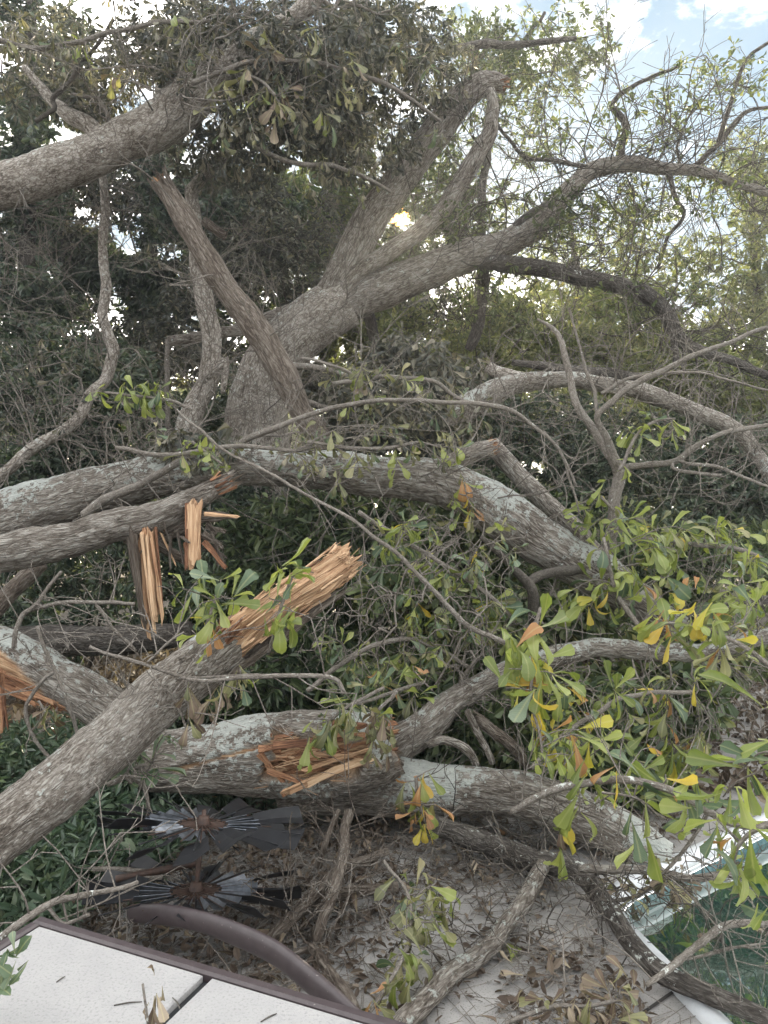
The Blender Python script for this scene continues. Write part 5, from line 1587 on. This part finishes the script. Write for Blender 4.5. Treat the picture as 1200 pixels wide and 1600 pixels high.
leafy_branch('green leaves dangling above the pool water at right', [(1260, 1300, 4), (1200, 1290, 4), (1165, 1310, 3.5), (1150, 1350, 3), (1160, 1400, 2.5)], [2.1, 2.2],
             [(1175, 1300, 0, 5, 76, GG, 0.7), (1160, 1350, 0, 5, 74, GG, 0.8), (1165, 1400, 0, 4, 84, GG, 1.4), (1190, 1350, 0, 5, 70, GG, 0.6), (1140, 1300, 0.05, 3, 66, [('green', 2), ('orange', 1)], 1.2), (1115, 1280, .1, 4, 66, GG, 0.9)], GG, GR)
add_whorls(bO4, fO4[0], [(1005, 1300, 0, 2, 80, GG, 1.5), (985, 1285, 0, 2, 60, [('deep', 1)], 0.4), (905, 1270, 0, 5, 66, GG, 0.9), (925, 1240, 0, 6, 64, GY, 0.8), (955, 1235, 0, 5, 66, GY, 0.4), (895, 1350, -0.02, 2, 62, GG, 1.5), (880, 1300, 0, 3, 52, [('brown', 2), ('yellow', 1)], 1.4), (1060, 1250, 0, 5, 66, GG, 0.5), (1095, 1240, 0, 6, 70, GG, 0.6), (1040, 1210, 0, 5, 60, AU, 0.3), (1000, 1200, 0.1, 5, 58, GG, 0.3)], GG)
leafy_branch('folded olive leaves bunched along a twig over the deck', [(600, 1345, 3), (630, 1380, 3), (645, 1420, 3), (640, 1470, 3), (610, 1530, 3), (580, 1580, 3)], [2.7, 2.2],
             [(615, 1365, 0, 7, 52, OL, 1.0), (680, 1380, 0, 8, 56, OL, 1.1), (705, 1400, 0, 6, 52, OL, 1.1), (665, 1425, 0, 7, 52, OL, 1.0), (690, 1440, 0, 6, 50, OL, 0.9), (640, 1450, 0, 7, 52, OL, 1.0), (620, 1490, 0, 8, 54, OL, 1.0), (605, 1520, 0, 8, 54, OL, 0.9), (655, 1500, 0, 6, 50, OL, 1), (590, 1560, 0, 7, 56, OL, 0.7), (600, 1580, 0, 5, 50, [('olive', 3), ('orange', 1)], 0.7)], OL, GR)
leafy_branch('orange and olive leaves hanging from the underside of the lower log', [(650, 1215, 3), (655, 1250, 3), (665, 1290, 2)], 3.1,
             [(640, 1270, 0, 4, 50, [('orange', 1), ('olive', 1), ('green', 1)], 1.3), (665, 1295, 0, 4, 46, [('green', 2), ('yellow', 1)], 1.3), (680, 1200, 0, 3, 56, [('yellow', 1), ('green', 2)], 1.3), (625, 1220, 0, 4, 50, [('orange', 1), ('olive', 1)], 1.2), (690, 1250, 0, 4, 44, [('orange', 1), ('green', 1)], 0.9)], OL, GR)
leafy_branch('withered brown leaf cluster on the deck at the bottom', [(790, 1600, 4), (830, 1580, 4), (870, 1570, 4), (920, 1570, 3), (970, 1560, 3)], 2.2,
             [(850, 1560, 0, 6, 44, BRN, 0.4), (890, 1565, 0, 7, 44, BRN, 0.4), (930, 1580, 0, 7, 44, BRN, 0.5), (960, 1555, 0, 7, 44, BRN, 0.5), (985, 1530, 0, 6, 44, BRN, 0.4), (900, 1595, 0, 6, 44, BRN, 0.4), (980, 1580, 0, 6, 44, BRN, 0.6), (950, 1530, 0.05, 6, 44, BRN, 0.4)], BRN, GR)
leafy_branch('withered dusky leaf bunch caught on the white pool corner', [(900, 1400, 4), (950, 1410, 3.5), (1000, 1400, 3), (1050, 1370, 3)], [2.85, 2.85],
             scat(950, 1080, 1340, 1440, 12, 6, 40, [('dusky', 4), ('olive', 2), ('brown', 3)], 0.8, 0.08), BRN, GR)
leafy_branch('single dry brown sprig standing on the white table', [(231, 1600, 2), (228, 1570, 2), (226, 1545, 2)], 1.5,
             [(227, 1545, 0, 1, 44, [('brown', 1)], -0.5), (228, 1572, 0, 4, 46, [('brown', 1)], 0.9)], BRN, GR)
leafy_branch('dark green leaves poking in over the table at the left edge', [(-60, 1540, 4), (-20, 1520, 3), (5, 1500, 2.5)], 1.55,
             [(0, 1495, 0, 6, 60, [('deep', 1)], 0.1), (5, 1515, 0, 6, 58, [('deep', 1)], 0.5), (-20, 1510, 0, 5, 56, [('deep', 1)], 0.3)], OL, GR)
leafy_branch('broad dark leaves rising between the diagonal and cracked logs', [(235, 1290, 3), (230, 1250, 3), (225, 1215, 2.5), (240, 1190, 2)], 2.85,
             [(215, 1175, 0, 5, 50, [('deep', 1)], 0.1), (245, 1165, 0, 5, 52, [('deep', 1)], 0.1), (195, 1195, 0, 4, 46, [('deep', 1)], 0.3), (260, 1145, 0, 4, 44, [('deep', 2), ('olive', 1)], 0.2)], OL, GR)
leafy_branch('dry curled leaves dangling from the level twig before the logs', [(280, 1060, 2), (330, 1060, 2.5), (400, 1058, 2)], 2.65,
             [(290, 1100, 0, 4, 50, BRN, 1.4), (320, 1110, 0, 5, 50, BRN, 1.3), (350, 1105, 0, 5, 46, BRN, 1.3), (370, 1075, 0, 4, 42, OL, 1.3), (375, 1045, 0, 4, 44, OL, 0.9), (295, 1130, 0, 3, 42, BRN, 1.3)], BRN, GR)
leafy_branch('limp brown leaf hanging by a thread over the lichen log', [(60, 1095, 2), (68, 1110, 2), (73, 1120, 1.5)], 3.1,
             [(73, 1115, 0, 4, 42, [('olive', 1), ('brown', 2)], 1.6)], BRN, GR)
leafy_branch('wilted leaf tufts along the thin twig above the fallen trunk', [(480, 690, 2.5), (540, 700, 3), (600, 700, 3), (660, 690, 2.5)], 4.4,
             [(490, 720, 0, 5, 34, OL, 1.2), (520, 700, 0, 5, 34, OL, 1.0), (560, 725, 0, 5, 34, OL, 1.2), (620, 730, 0, 5, 36, GG, 1.1), (650, 705, 0, 5, 34, OL, 1), (720, 700, 0, 5, 36, GG, 0.9), (735, 770, 0, 6, 38, AU, 0.9), (720, 800, 0, 6, 36, GG, 0.8), (745, 810, 0, 6, 38, AU, .9), (530, 770, 0, 5, 36, OL, 1.2)], OL, GR)
leafy_branch('faded leaf rosettes dangling in front of the oak trunk fork', [(470, 560, 2.5), (530, 575, 2.5), (570, 600, 2)], 5.0,
             [(555, 600, 0, 6, 34, OL, 1.1), (575, 580, 0, 5, 34, [('olive', 2), ('brown', 1)], 1.0), (600, 570, 0, 5, 32, OL, 0.9), (590, 625, 0, 5, 30, OL, 1.0), (660, 600, 0, 5, 30, OL, 1.0), (540, 640, 0, 5, 30, OL, 1.0)], OL, GR)
leafy_branch('brownish leaf rosettes hanging off the dead branch at the top', [(430, 150, 3), (410, 130, 2.5), (385, 115, 2.5), (350, 110, 2)], 5.2,
             [(385, 120, 0, 8, 40, [('olive', 2), ('brown', 2)], 0.6), (350, 145, 0, 6, 36, [('olive', 2), ('brown', 1)], 0.8), (440, 170, 0, 6, 38, [('olive', 2), ('brown', 1)], 0.9), (460, 140, 0, 6, 36, [('olive', 2), ('brown', 2)], 0.9), (520, 200, 0.2, 6, 34, OL, 0.9), (400, 160, 0, 5, 36, OL, 0.8), (325, 165, -0.1, 4, 34, OL, 0.8), (170, 120, 0.0, 6, 34, [('olive', 2), ('brown', 1)], 0.8), (115, 70, 0, 5, 34, GY, 0.6), (270, 20, 0, 5, 34, OL, 0.8), (420, 60, 0, 6, 36, [('olive', 2), ('brown', 2)], 0.9), (500, 40, 0, 6, 36, OL, 0.9), (560, 90, 0, 6, 34, [('olive', 2), ('brown', 2)], 0.9), (430, 190, 0, 6, 36, [('olive', 2), ('brown', 2)], 0.9), (545, 150, 0, 5, 32, OL, 0.9)], OL, GR)

leafy_branch('dusky wilted rosettes strung along the dead branch in the top left corner', [(-20, 60, 5), (60, 75, 4.5), (140, 60, 4), (230, 40, 4), (330, 30, 3)], [5.0, 5.4],
             scat(0, 330, 0, 120, 24, 6, 27, DUS, 0.8, 0.2), DUS, GR)
leafy_branch('dusky drooping leaves on the thin branch crossing below the top centre crown', [(300, 130, 4), (400, 95, 4), (500, 100, 4), (600, 130, 3.5), (690, 190, 3)], [5.2, 5.8],
             scat(300, 690, 40, 230, 34, 6, 26, DUS, 0.9, 0.25), DUS, GR)
leafy_branch('dusky leaf sprays hanging before the dark gap between snag and oak fork', [(400, 230, 4), (460, 255, 4), (540, 262, 3.5), (610, 300, 3)], [5.4, 6.0],
             scat(400, 600, 190, 330, 14, 6, 24, DUS, 0.9, 0.2), DUS, GR)
leafy_branch('green leaf sprays under the right end of the great fallen trunk', [(560, 800, 4), (640, 850, 4), (720, 900, 4), (800, 960, 3.5)], [3.7, 4.0],
             scat(570, 810, 800, 1000, 26, 7, 36, [('green', 4), ('olive', 3), ('deep', 3), ('yellow', 0.3)], 0.8, 0.15), GG, GR)
leafy_branch('deep green leaf sprays low in the centre above the cracked log', [(480, 1080, 4), (560, 1020, 4), (640, 1000, 4), (730, 1040, 3.5)], [3.7, 3.9],
             scat(500, 760, 960, 1110, 20, 7, 36, [('deep', 4), ('olive', 3), ('green', 2), ('orange', 0.3)], 0.8, 0.12), GG, GR)
leafy_branch('yellow green leaves crowded below the lichen limb at right', [(830, 1200, 4), (900, 1130, 4), (980, 1090, 4), (1080, 1080, 3.5)], [3.3, 3.7],
             scat(840, 1100, 1050, 1200, 26, 7, 44, [('green', 6), ('olive', 2), ('deep', 2), ('yellow', 0.6), ('orange', 0.3)], 0.6, 0.12), GG, GR)
leafy_branch('green leaves crowded at the right edge above the lichen limb', [(1240, 900, 4), (1150, 860, 4), (1080, 850, 4), (1000, 840, 3.5)], [4.2, 4.6],
             scat(960, 1200, 790, 960, 30, 7, 38, [('green', 6), ('olive', 2), ('deep', 2), ('yellow', 0.4)], 0.5, 0.2), GG, GR)
leafy_branch('pale wilted leaf sprays draped over the left part of the great fallen trunk', [(180, 700, 4), (260, 710, 4), (350, 700, 4), (460, 705, 3.5)], [4.2, 4.4],
             scat(230, 700, 660, 740, 24, 6, 27, [('olive', 4), ('dusky', 3), ('deep', 2)], 1.0, 0.1), OL, GR)
leafy_branch('hanging wilted sprays in the tangle right of the oak base', [(520, 600, 4), (600, 590, 4), (680, 600, 3.5), (740, 640, 3)], [5.0, 5.2],
             scat(500, 760, 570, 700, 26, 6, 27, [('olive', 3), ('dusky', 4), ('deep', 2)], 1.0, 0.15), OL, GR)

# ------------------------------------------------------------------ fallen leaves on the deck
def litter_xy():
    while True:
        x, y = rng.uniform(-1.2, 1.6), rng.uniform(1.9, 4.0)
        p = np.array([x, y])
        rel = p - C0
        a = np.linalg.solve(np.stack([pa, pb], 1), rel)
        if a[0] > -0.18 and a[1] > -0.15:
            continue
        w = vnoise(np.array([[x, y, 0.0]]), 3.0, 55)[0]
        px = x / y * FPX + 600
        py = 800 + 1.6 / y * FPX
        dens = 0.20 + 0.9 * (px < 620) * (py < 1560) + 0.8 * (px > 780) * (px < 1000) * (py > 1480) + 0.4 * (py < 1400)
        if rng.random() < dens * (0.2 + 1.3 * w):
            return x, y


for i in range(300):
    x, y = litter_xy()
    k = 'brown' if rng.random() < 0.96 else 'orange'
    a = rng.uniform(0, 6.28)
    d = np.array([math.cos(a), math.sin(a), rng.uniform(-0.1, 0.3)])
    nr = unit(np.array([0, 0, 1.0]) + rng.normal(0, 0.35, 3)) * (1 if rng.random() < 0.6 else -1)
    s = rng.uniform(0.035, 0.085)
    vr = int(rng.integers(6))
    o = bpy.data.objects.new('fallen_leaf', LEAFM[k][vr])
    COL.objects.link(o)
    o.matrix_world = leaf_matrix((x, y, 0.012 + rng.random() * 0.035 + (0.03 if nr[2] < 0 else 0)), d, nr, s, rng.uniform(0.9, 1.5))
    lx, ly = x / y * FPX + 600, HOR + 1.6 / y * FPX
    if lx < 560:
        zone = 'between wind spinner and table' if ly > 1400 else 'under the cracked log'
    elif ly < 1400:
        zone = 'beneath the lower log'
    elif lx < 760:
        zone = 'left of the mottled branch' if lx < 700 else 'beside the mottled branch'
    else:
        zone = 'between mottled branch and pool'
    tag(o, '%s %s %s leaf on the deck %s' % ('small' if s < 0.06 else 'larger', ('flat', 'creased', 'folded', 'curled', 'tightly folded', 'rolled')[vr], 'dry brown' if k == 'brown' else 'orange brown', zone), 'leaf', 'dry leaves littering the deck')
for i in range(16):      # leaves afloat
    a, b = rng.uniform(0.15, 1.6), rng.uniform(0.1, 1.2)
    q = C0 + pa * a + pb * b
    o = bpy.data.objects.new('floating_leaf', LEAFM['brown'][(0, 1, 3)[i % 3]])
    COL.objects.link(o)
    an = rng.uniform(0, 6.28)
    o.matrix_world = leaf_matrix((q[0], q[1], WZ + 0.012), (math.cos(an), math.sin(an), 0), (0, 0, 1), rng.uniform(0.05, 0.09), 1.2)
    tag(o, 'small brown leaf floating on the dark green pool water', 'leaf', 'leaves afloat on the pool')
o = bpy.data.objects.new('green_leaf', LEAFM['green'][0])
COL.objects.link(o)
gx = P(795, 1500, 1.6 * FPX / 700)
o.matrix_world = leaf_matrix((gx[0], gx[1] - 0.04, 0.02), (0.3, 0.9, 0.1), (0, -0.2, 1), 0.1, 1.5)
tag(o, 'lone broad green leaf lying flat on the concrete deck', 'leaf')
n = 2400
xy = np.array([litter_xy() for _ in range(n)])
lp = np.column_stack([xy, rng.uniform(0.004, 0.03, n)])
V, F, h = leaf_clusters(lp, unit(rng.normal(size=(n, 3)) * np.array([1, 1, .15])), 2, 0.042, 0.45, 0.0, 'lance')
V[:, 2] = np.maximum(V[:, 2], 0.005)
o = link('leaf_crumbs', make_mesh('leaf_crumbs', V, [F], {'hue': h}, M['leaf_brown_mass'], False))
o['kind'] = 'stuff'

# short broken sticks and bark bits strewn over the deck
n = 4200
xy = np.array([litter_xy() if rng.random() < 0.8 else (rng.uniform(-0.6, 0.95), rng.uniform(1.9, 3.9)) for _ in range(n)])
a_ = rng.uniform(0, 6.28, n)
ln_ = rng.uniform(0.02, 0.16, n) ** 1.0
st0 = np.column_stack([xy, rng.uniform(0.003, 0.03, n)])
st1 = st0 + np.column_stack([np.cos(a_) * ln_, np.sin(a_) * ln_, rng.normal(0, 0.006, n)])
st1[:, 2] = np.maximum(st1[:, 2], 0.003)
nd = np.vstack([st0, st1])
V, F, A = twig_mesh(nd, np.concatenate([np.full(n, -1), np.arange(n)]), n, 0.0015, sides=4)
V[:, 2] = np.maximum(V[:, 2], 0.0015)
o = link('twig_litter', make_mesh('twig_litter', V, F, A, M['twig'], False))
o['kind'] = 'stuff'

# ------------------------------------------------------------------ patio table
TZ = 0.5


def at_z(px, py, z):
    return P(px, py, (CAMZ - z) * FPX / (py - HOR))


tc0 = at_z(62, 1441, TZ)
tc1 = at_z(618, 1606, TZ)
te = unit((tc1 - tc0)[:2])
tn = np.array([te[1], -te[0]])
if tn[1] > 0:
    tn = -tn
tab = thing('patio_table', 'white topped low table with dark brown rim in the bottom left corner', 'table', (*(tc0[:2] + te * 0.8 + tn * 0.5), 0))
gp = at_z(325, 1524, TZ)
sg = float(np.dot(gp[:2] - tc0[:2], te))
LEN, DEP = 1.7, 1.0


def tquad(a0, a1, b0, b1, z0, z1, name, mat, bev=0.004):
    def pt(a, b, z):
        p = tc0[:2] + te * a + tn * b
        return (p[0], p[1], z)
    V = [pt(a0, b0, z0), pt(a1, b0, z0), pt(a1, b1, z0), pt(a0, b1, z0), pt(a0, b0, z1 - bev), pt(a1, b0, z1 - bev), pt(a1, b1, z1 - bev), pt(a0, b1, z1 - bev),
         pt(a0 + bev, b0 + bev, z1), pt(a1 - bev, b0 + bev, z1), pt(a1 - bev, b1 - bev, z1), pt(a0 + bev, b1 - bev, z1)]
    F = [(0, 1, 2, 3), (0, 4, 5, 1), (1, 5, 6, 2), (2, 6, 7, 3), (3, 7, 4, 0), (4, 8, 9, 5), (5, 9, 10, 6), (6, 10, 11, 7), (7, 11, 8, 4), (8, 11, 10, 9)]
    return part(tab, name, np.array(V), [np.array(F)], None, mat, False)


tquad(0.012, sg - 0.013, 0.012, DEP - 0.012, TZ - 0.03, TZ, 'panel', M['panel'])
tquad(sg + 0.013, LEN - 0.012, 0.012, DEP - 0.012, TZ - 0.03, TZ, 'panel', M['panel'])
tquad(sg - 0.0125, sg + 0.0125, 0.012, DEP - 0.012, TZ - 0.05, TZ - 0.014, 'crossbar', M['blackmetal'])
for a0, a1, b0, b1 in ((-0.018, LEN + 0.018, -0.02, 0.010), (-0.018, LEN + 0.018, DEP - 0.010, DEP + 0.02), (-0.018, 0.010, 0.0105, DEP - 0.0105), (LEN - 0.010, LEN + 0.018, 0.0105, DEP - 0.0105)):
    tquad(a0, a1, b0, b1, TZ - 0.055, TZ + 0.006, 'rim', M['brownmetal'], 0.006)
for a, b in ((0.05, 0.05), (LEN - 0.05, 0.05), (0.05, DEP - 0.05), (LEN - 0.05, DEP - 0.05)):
    tquad(a - 0.025, a + 0.025, b - 0.025, b + 0.025, 0.0, TZ - 0.056, 'leg', M['brownmetal'])
tquad(0.03, LEN - 0.03, 0.02, 0.045, TZ - 0.10, TZ - 0.057, 'rail', M['brownmetal'])

for fx, fy, ang, ln_, lab in ((200, 1568, 0.2, 0.03, 'thin twig scrap lying on the white table panel at left'), (275, 1567, 2.2, 0.022, 'short dark twig scrap on the table right of the dry sprig'), (95, 1530, 1.1, 0.012, 'tiny brown twig crumb on the white table near its far corner'), (420, 1590, 0.7, 0.02, 'small twig scrap on the right table panel beyond the black gap')):
    c = at_z(fx, fy, TZ + 0.002)
    dv = np.array([math.cos(ang), math.sin(ang), 0]) * ln_
    V, F, A, _ = tube([c - dv, c + np.array([0.001, 0.002, 0.001]), c + dv], [0.0014, 0.0018, 0.001], 5, 0.01, 0.1)
    o = link('twig_scrap', make_mesh('twig_scrap', V - c, F, A, M['twig_dark']), None, c)
    tag(o, lab, 'twig')
# curved brown pole
pts, rad = px_path([(205, 1428, 13), (255, 1429, 16), (310, 1439, 16), (370, 1460, 18), (430, 1489, 19), (485, 1532, 20), (540, 1582, 21), (600, 1650, 24), (640, 1720, 24)], [2.5, 2.35, 2.25, 2.15, 2.05, 1.95, 1.86, 1.80, 1.78])
V, F, A, _ = tube(pts, rad, 20, 0.02, 0.0, 0.0, 0, flat=0.55)
o = link('curved_pole', make_mesh('curved_pole', V - pts[0], F, None, M['brownmetal']), None, pts[0])
tag(o, 'dark brown flattened metal pole curving from the wind spinner to the table rim', 'pole')

# ------------------------------------------------------------------ wind spinner
ctr_u = P(317, 1288, 2.68)
ctr_l = P(306, 1392, 2.62)
spn = thing('wind_spinner', 'toppled black metal wind spinner with two bladed wheels on a rusty rod', 'wind spinner', (ctr_l[0], ctr_l[1], 0.0))
axis = unit(ctr_u - ctr_l)


def blade_mesh(r0, r1, w0, w1, curve, mat, name, dent=0.0):
    V, F = [], []
    nu, nv = 4, 3
    for i in range(nu):
        u = i / (nu - 1)
        r = r0 + (r1 - r0) * u
        w = w0 + (w1 - w0) * u
        for j in range(nv):
            v = j / (nv - 1) * 2 - 1
            rr = r - (0.010 if (i == nu - 1 and j == 0) else 0)
            V.append((rr, v * w / 2, curve * (v * v - 0.5) * w + dent * math.sin(u * 3) * 0.02))
    nv0 = len(V)
    V += [(x, y, z - 0.0016) for x, y, z in V]
    for i in range(nu - 1):
        for j in range(nv - 1):
            a = i * nv + j
            F.append((a, a + 1, a + nv + 1, a + nv))
            F.append((nv0 + a, nv0 + a + nv, nv0 + a + nv + 1, nv0 + a + 1))
    edge = [(0, j) for j in range(nv)] + [(i, nv - 1) for i in range(1, nu)] + [(nu - 1, j) for j in range(nv - 2, -1, -1)] + [(i, 0) for i in range(nu - 2, 0, -1)]
    ids = [i * nv + j for i, j in edge]
    for k in range(len(ids)):
        a, b = ids[k], ids[(k + 1) % len(ids)]
        F.append((a, nv0 + a, nv0 + b, b))
    return make_mesh(name, np.array(V), [np.array(F)], None, mat, False)


def rotor(center, ax, pitch, tilt, n_out, n_in, scale=1.0, skip=()):
    ax = Vector(ax).normalized()
    q = ax.to_track_quat('Z', 'Y').to_matrix().to_4x4()
    base = Matrix.Translation(Vector(center) - spn.location) @ Matrix.Rotation(tilt[0], 4, 'X') @ Matrix.Rotation(tilt[1], 4, 'Y') @ q
    ob = [blade_mesh(0.19 * scale, 0.375 * scale, 0.075, 0.125, 0.10, M['blackmetal'], 'blade', 0.3), blade_mesh(0.19 * scale, 0.37 * scale, 0.07, 0.12, -0.08, M['blackmetal'], 'blade', -0.6)]
    ib = blade_mesh(0.09 * scale, 0.215 * scale, 0.02, 0.05, 0.2, M['greymetal'], 'inner_blade')
    # ring, hub, spokes
    th = np.arange(36) / 36 * 2 * math.pi
    rp = np.stack([np.cos(th) * 0.088 * scale, np.sin(th) * 0.088 * scale, 0 * th], 1)

    def add(name, me, mt):
        o = bpy.data.objects.new(name, me)
        COL.objects.link(o)
        o.parent = spn
        o.matrix_local = mt
        return o
    V, F, A, _ = tube(np.vstack([rp, rp[:1]]), [0.004] * 37, 6, 0.02, 0.0, cap=False)
    add('ring', make_mesh('ring', V, F, None, M['rust']), base)
    V, F, A, _ = tube([(0, 0, -0.03), (0, 0, 0.0), (0, 0, 0.03)], [0.022, 0.026, 0.02], 12, 0.01, 0.0)
    add('hub', make_mesh('hub', V, F, None, M['rust']), base)
    V, F, A, _ = tube([(0.02, 0, 0), (0.1, 0, 0), (0.25, 0, 0)], [0.0028, 0.0026, 0.0022], 5, 0.05, 0.0)
    sp = make_mesh('spoke', V, F, None, M['rust'])
    V, F, A, _ = tube([(0.08, 0, 0.003), (0.2, 0, 0.004), (0.365 * scale, 0, 0.004)], [0.0035, 0.003, 0.0026], 5, 0.05, 0.0)
    arm = make_mesh('arm', V, F, None, M['blackmetal'])
    for k in range(n_in):
        a = k / n_in * 2 * math.pi + 0.1
        add('spoke', sp, base @ Matrix.Rotation(a, 4, 'Z'))
        add('inner_blade', ib, base @ Matrix.Rotation(a, 4, 'Z') @ Matrix.Rotation(-pitch * 1.0 + rng.normal(0, 0.06), 4, 'X'))
    for k in range(n_out):
        a = k / n_out * 2 * math.pi + 0.05 + rng.normal(0, 0.03)
        add('arm', arm, base @ Matrix.Rotation(a, 4, 'Z'))
        if k in skip:
            continue
        add('blade', ob[k % 2], base @ Matrix.Rotation(a, 4, 'Z') @ Matrix.Rotation(rng.normal(0, 0.07), 4, 'Y') @ Matrix.Rotation(pitch + rng.normal(0, 0.10), 4, 'X'))


rotor(ctr_u, axis, R_(24), (R_(5), R_(2)), 14, 24)
rotor(ctr_l, axis, R_(-26), (R_(4), R_(-2)), 13, 22, 1.02, skip=(2, 3, 11))
V, F, A, _ = tube([ctr_l - axis * 0.03, (ctr_l + ctr_u) / 2, ctr_u + axis * 0.05], [0.0085, 0.0085, 0.0085], 10, 0.05, 0.0)
part(spn, 'rod', V, F, None, M['rust'])
V, F, A, _ = tube([P(181, 1374, 2.68), P(250, 1360, 2.72), P(312, 1347, 2.72)], [0.013, 0.013, 0.013], 12, 0.05, 0.0)
part(spn, 'pole', V, F, None, M['rust'])

# ------------------------------------------------------------------ thin scattering volume added to imitate the veiling glare of the lens
hv = np.array([(x, y, z) for z in (-3.0, 11.5) for x, y in ((-420, -420), (430, -420), (430, 430), (-420, 430))], float)
hm, t, o_ = newmat('glare_veil')
vol = N(t, 'ShaderNodeVolumePrincipled', i_Density=GLARE_HAZE, i_Anisotropy=0.6)
vol.inputs['Color'].default_value = (0.93, 0.95, 0.97, 1)
L(t, vol.outputs['Volume'], o_.inputs['Volume'])
o = link('glare_haze', make_mesh('glare_haze', hv, [np.array([(0, 3, 2, 1), (4, 5, 6, 7), (0, 1, 5, 4), (1, 2, 6, 5), (2, 3, 7, 6), (3, 0, 4, 7)])], None, hm, False))
o['kind'] = 'stuff'

bpy.context.view_layer.update()
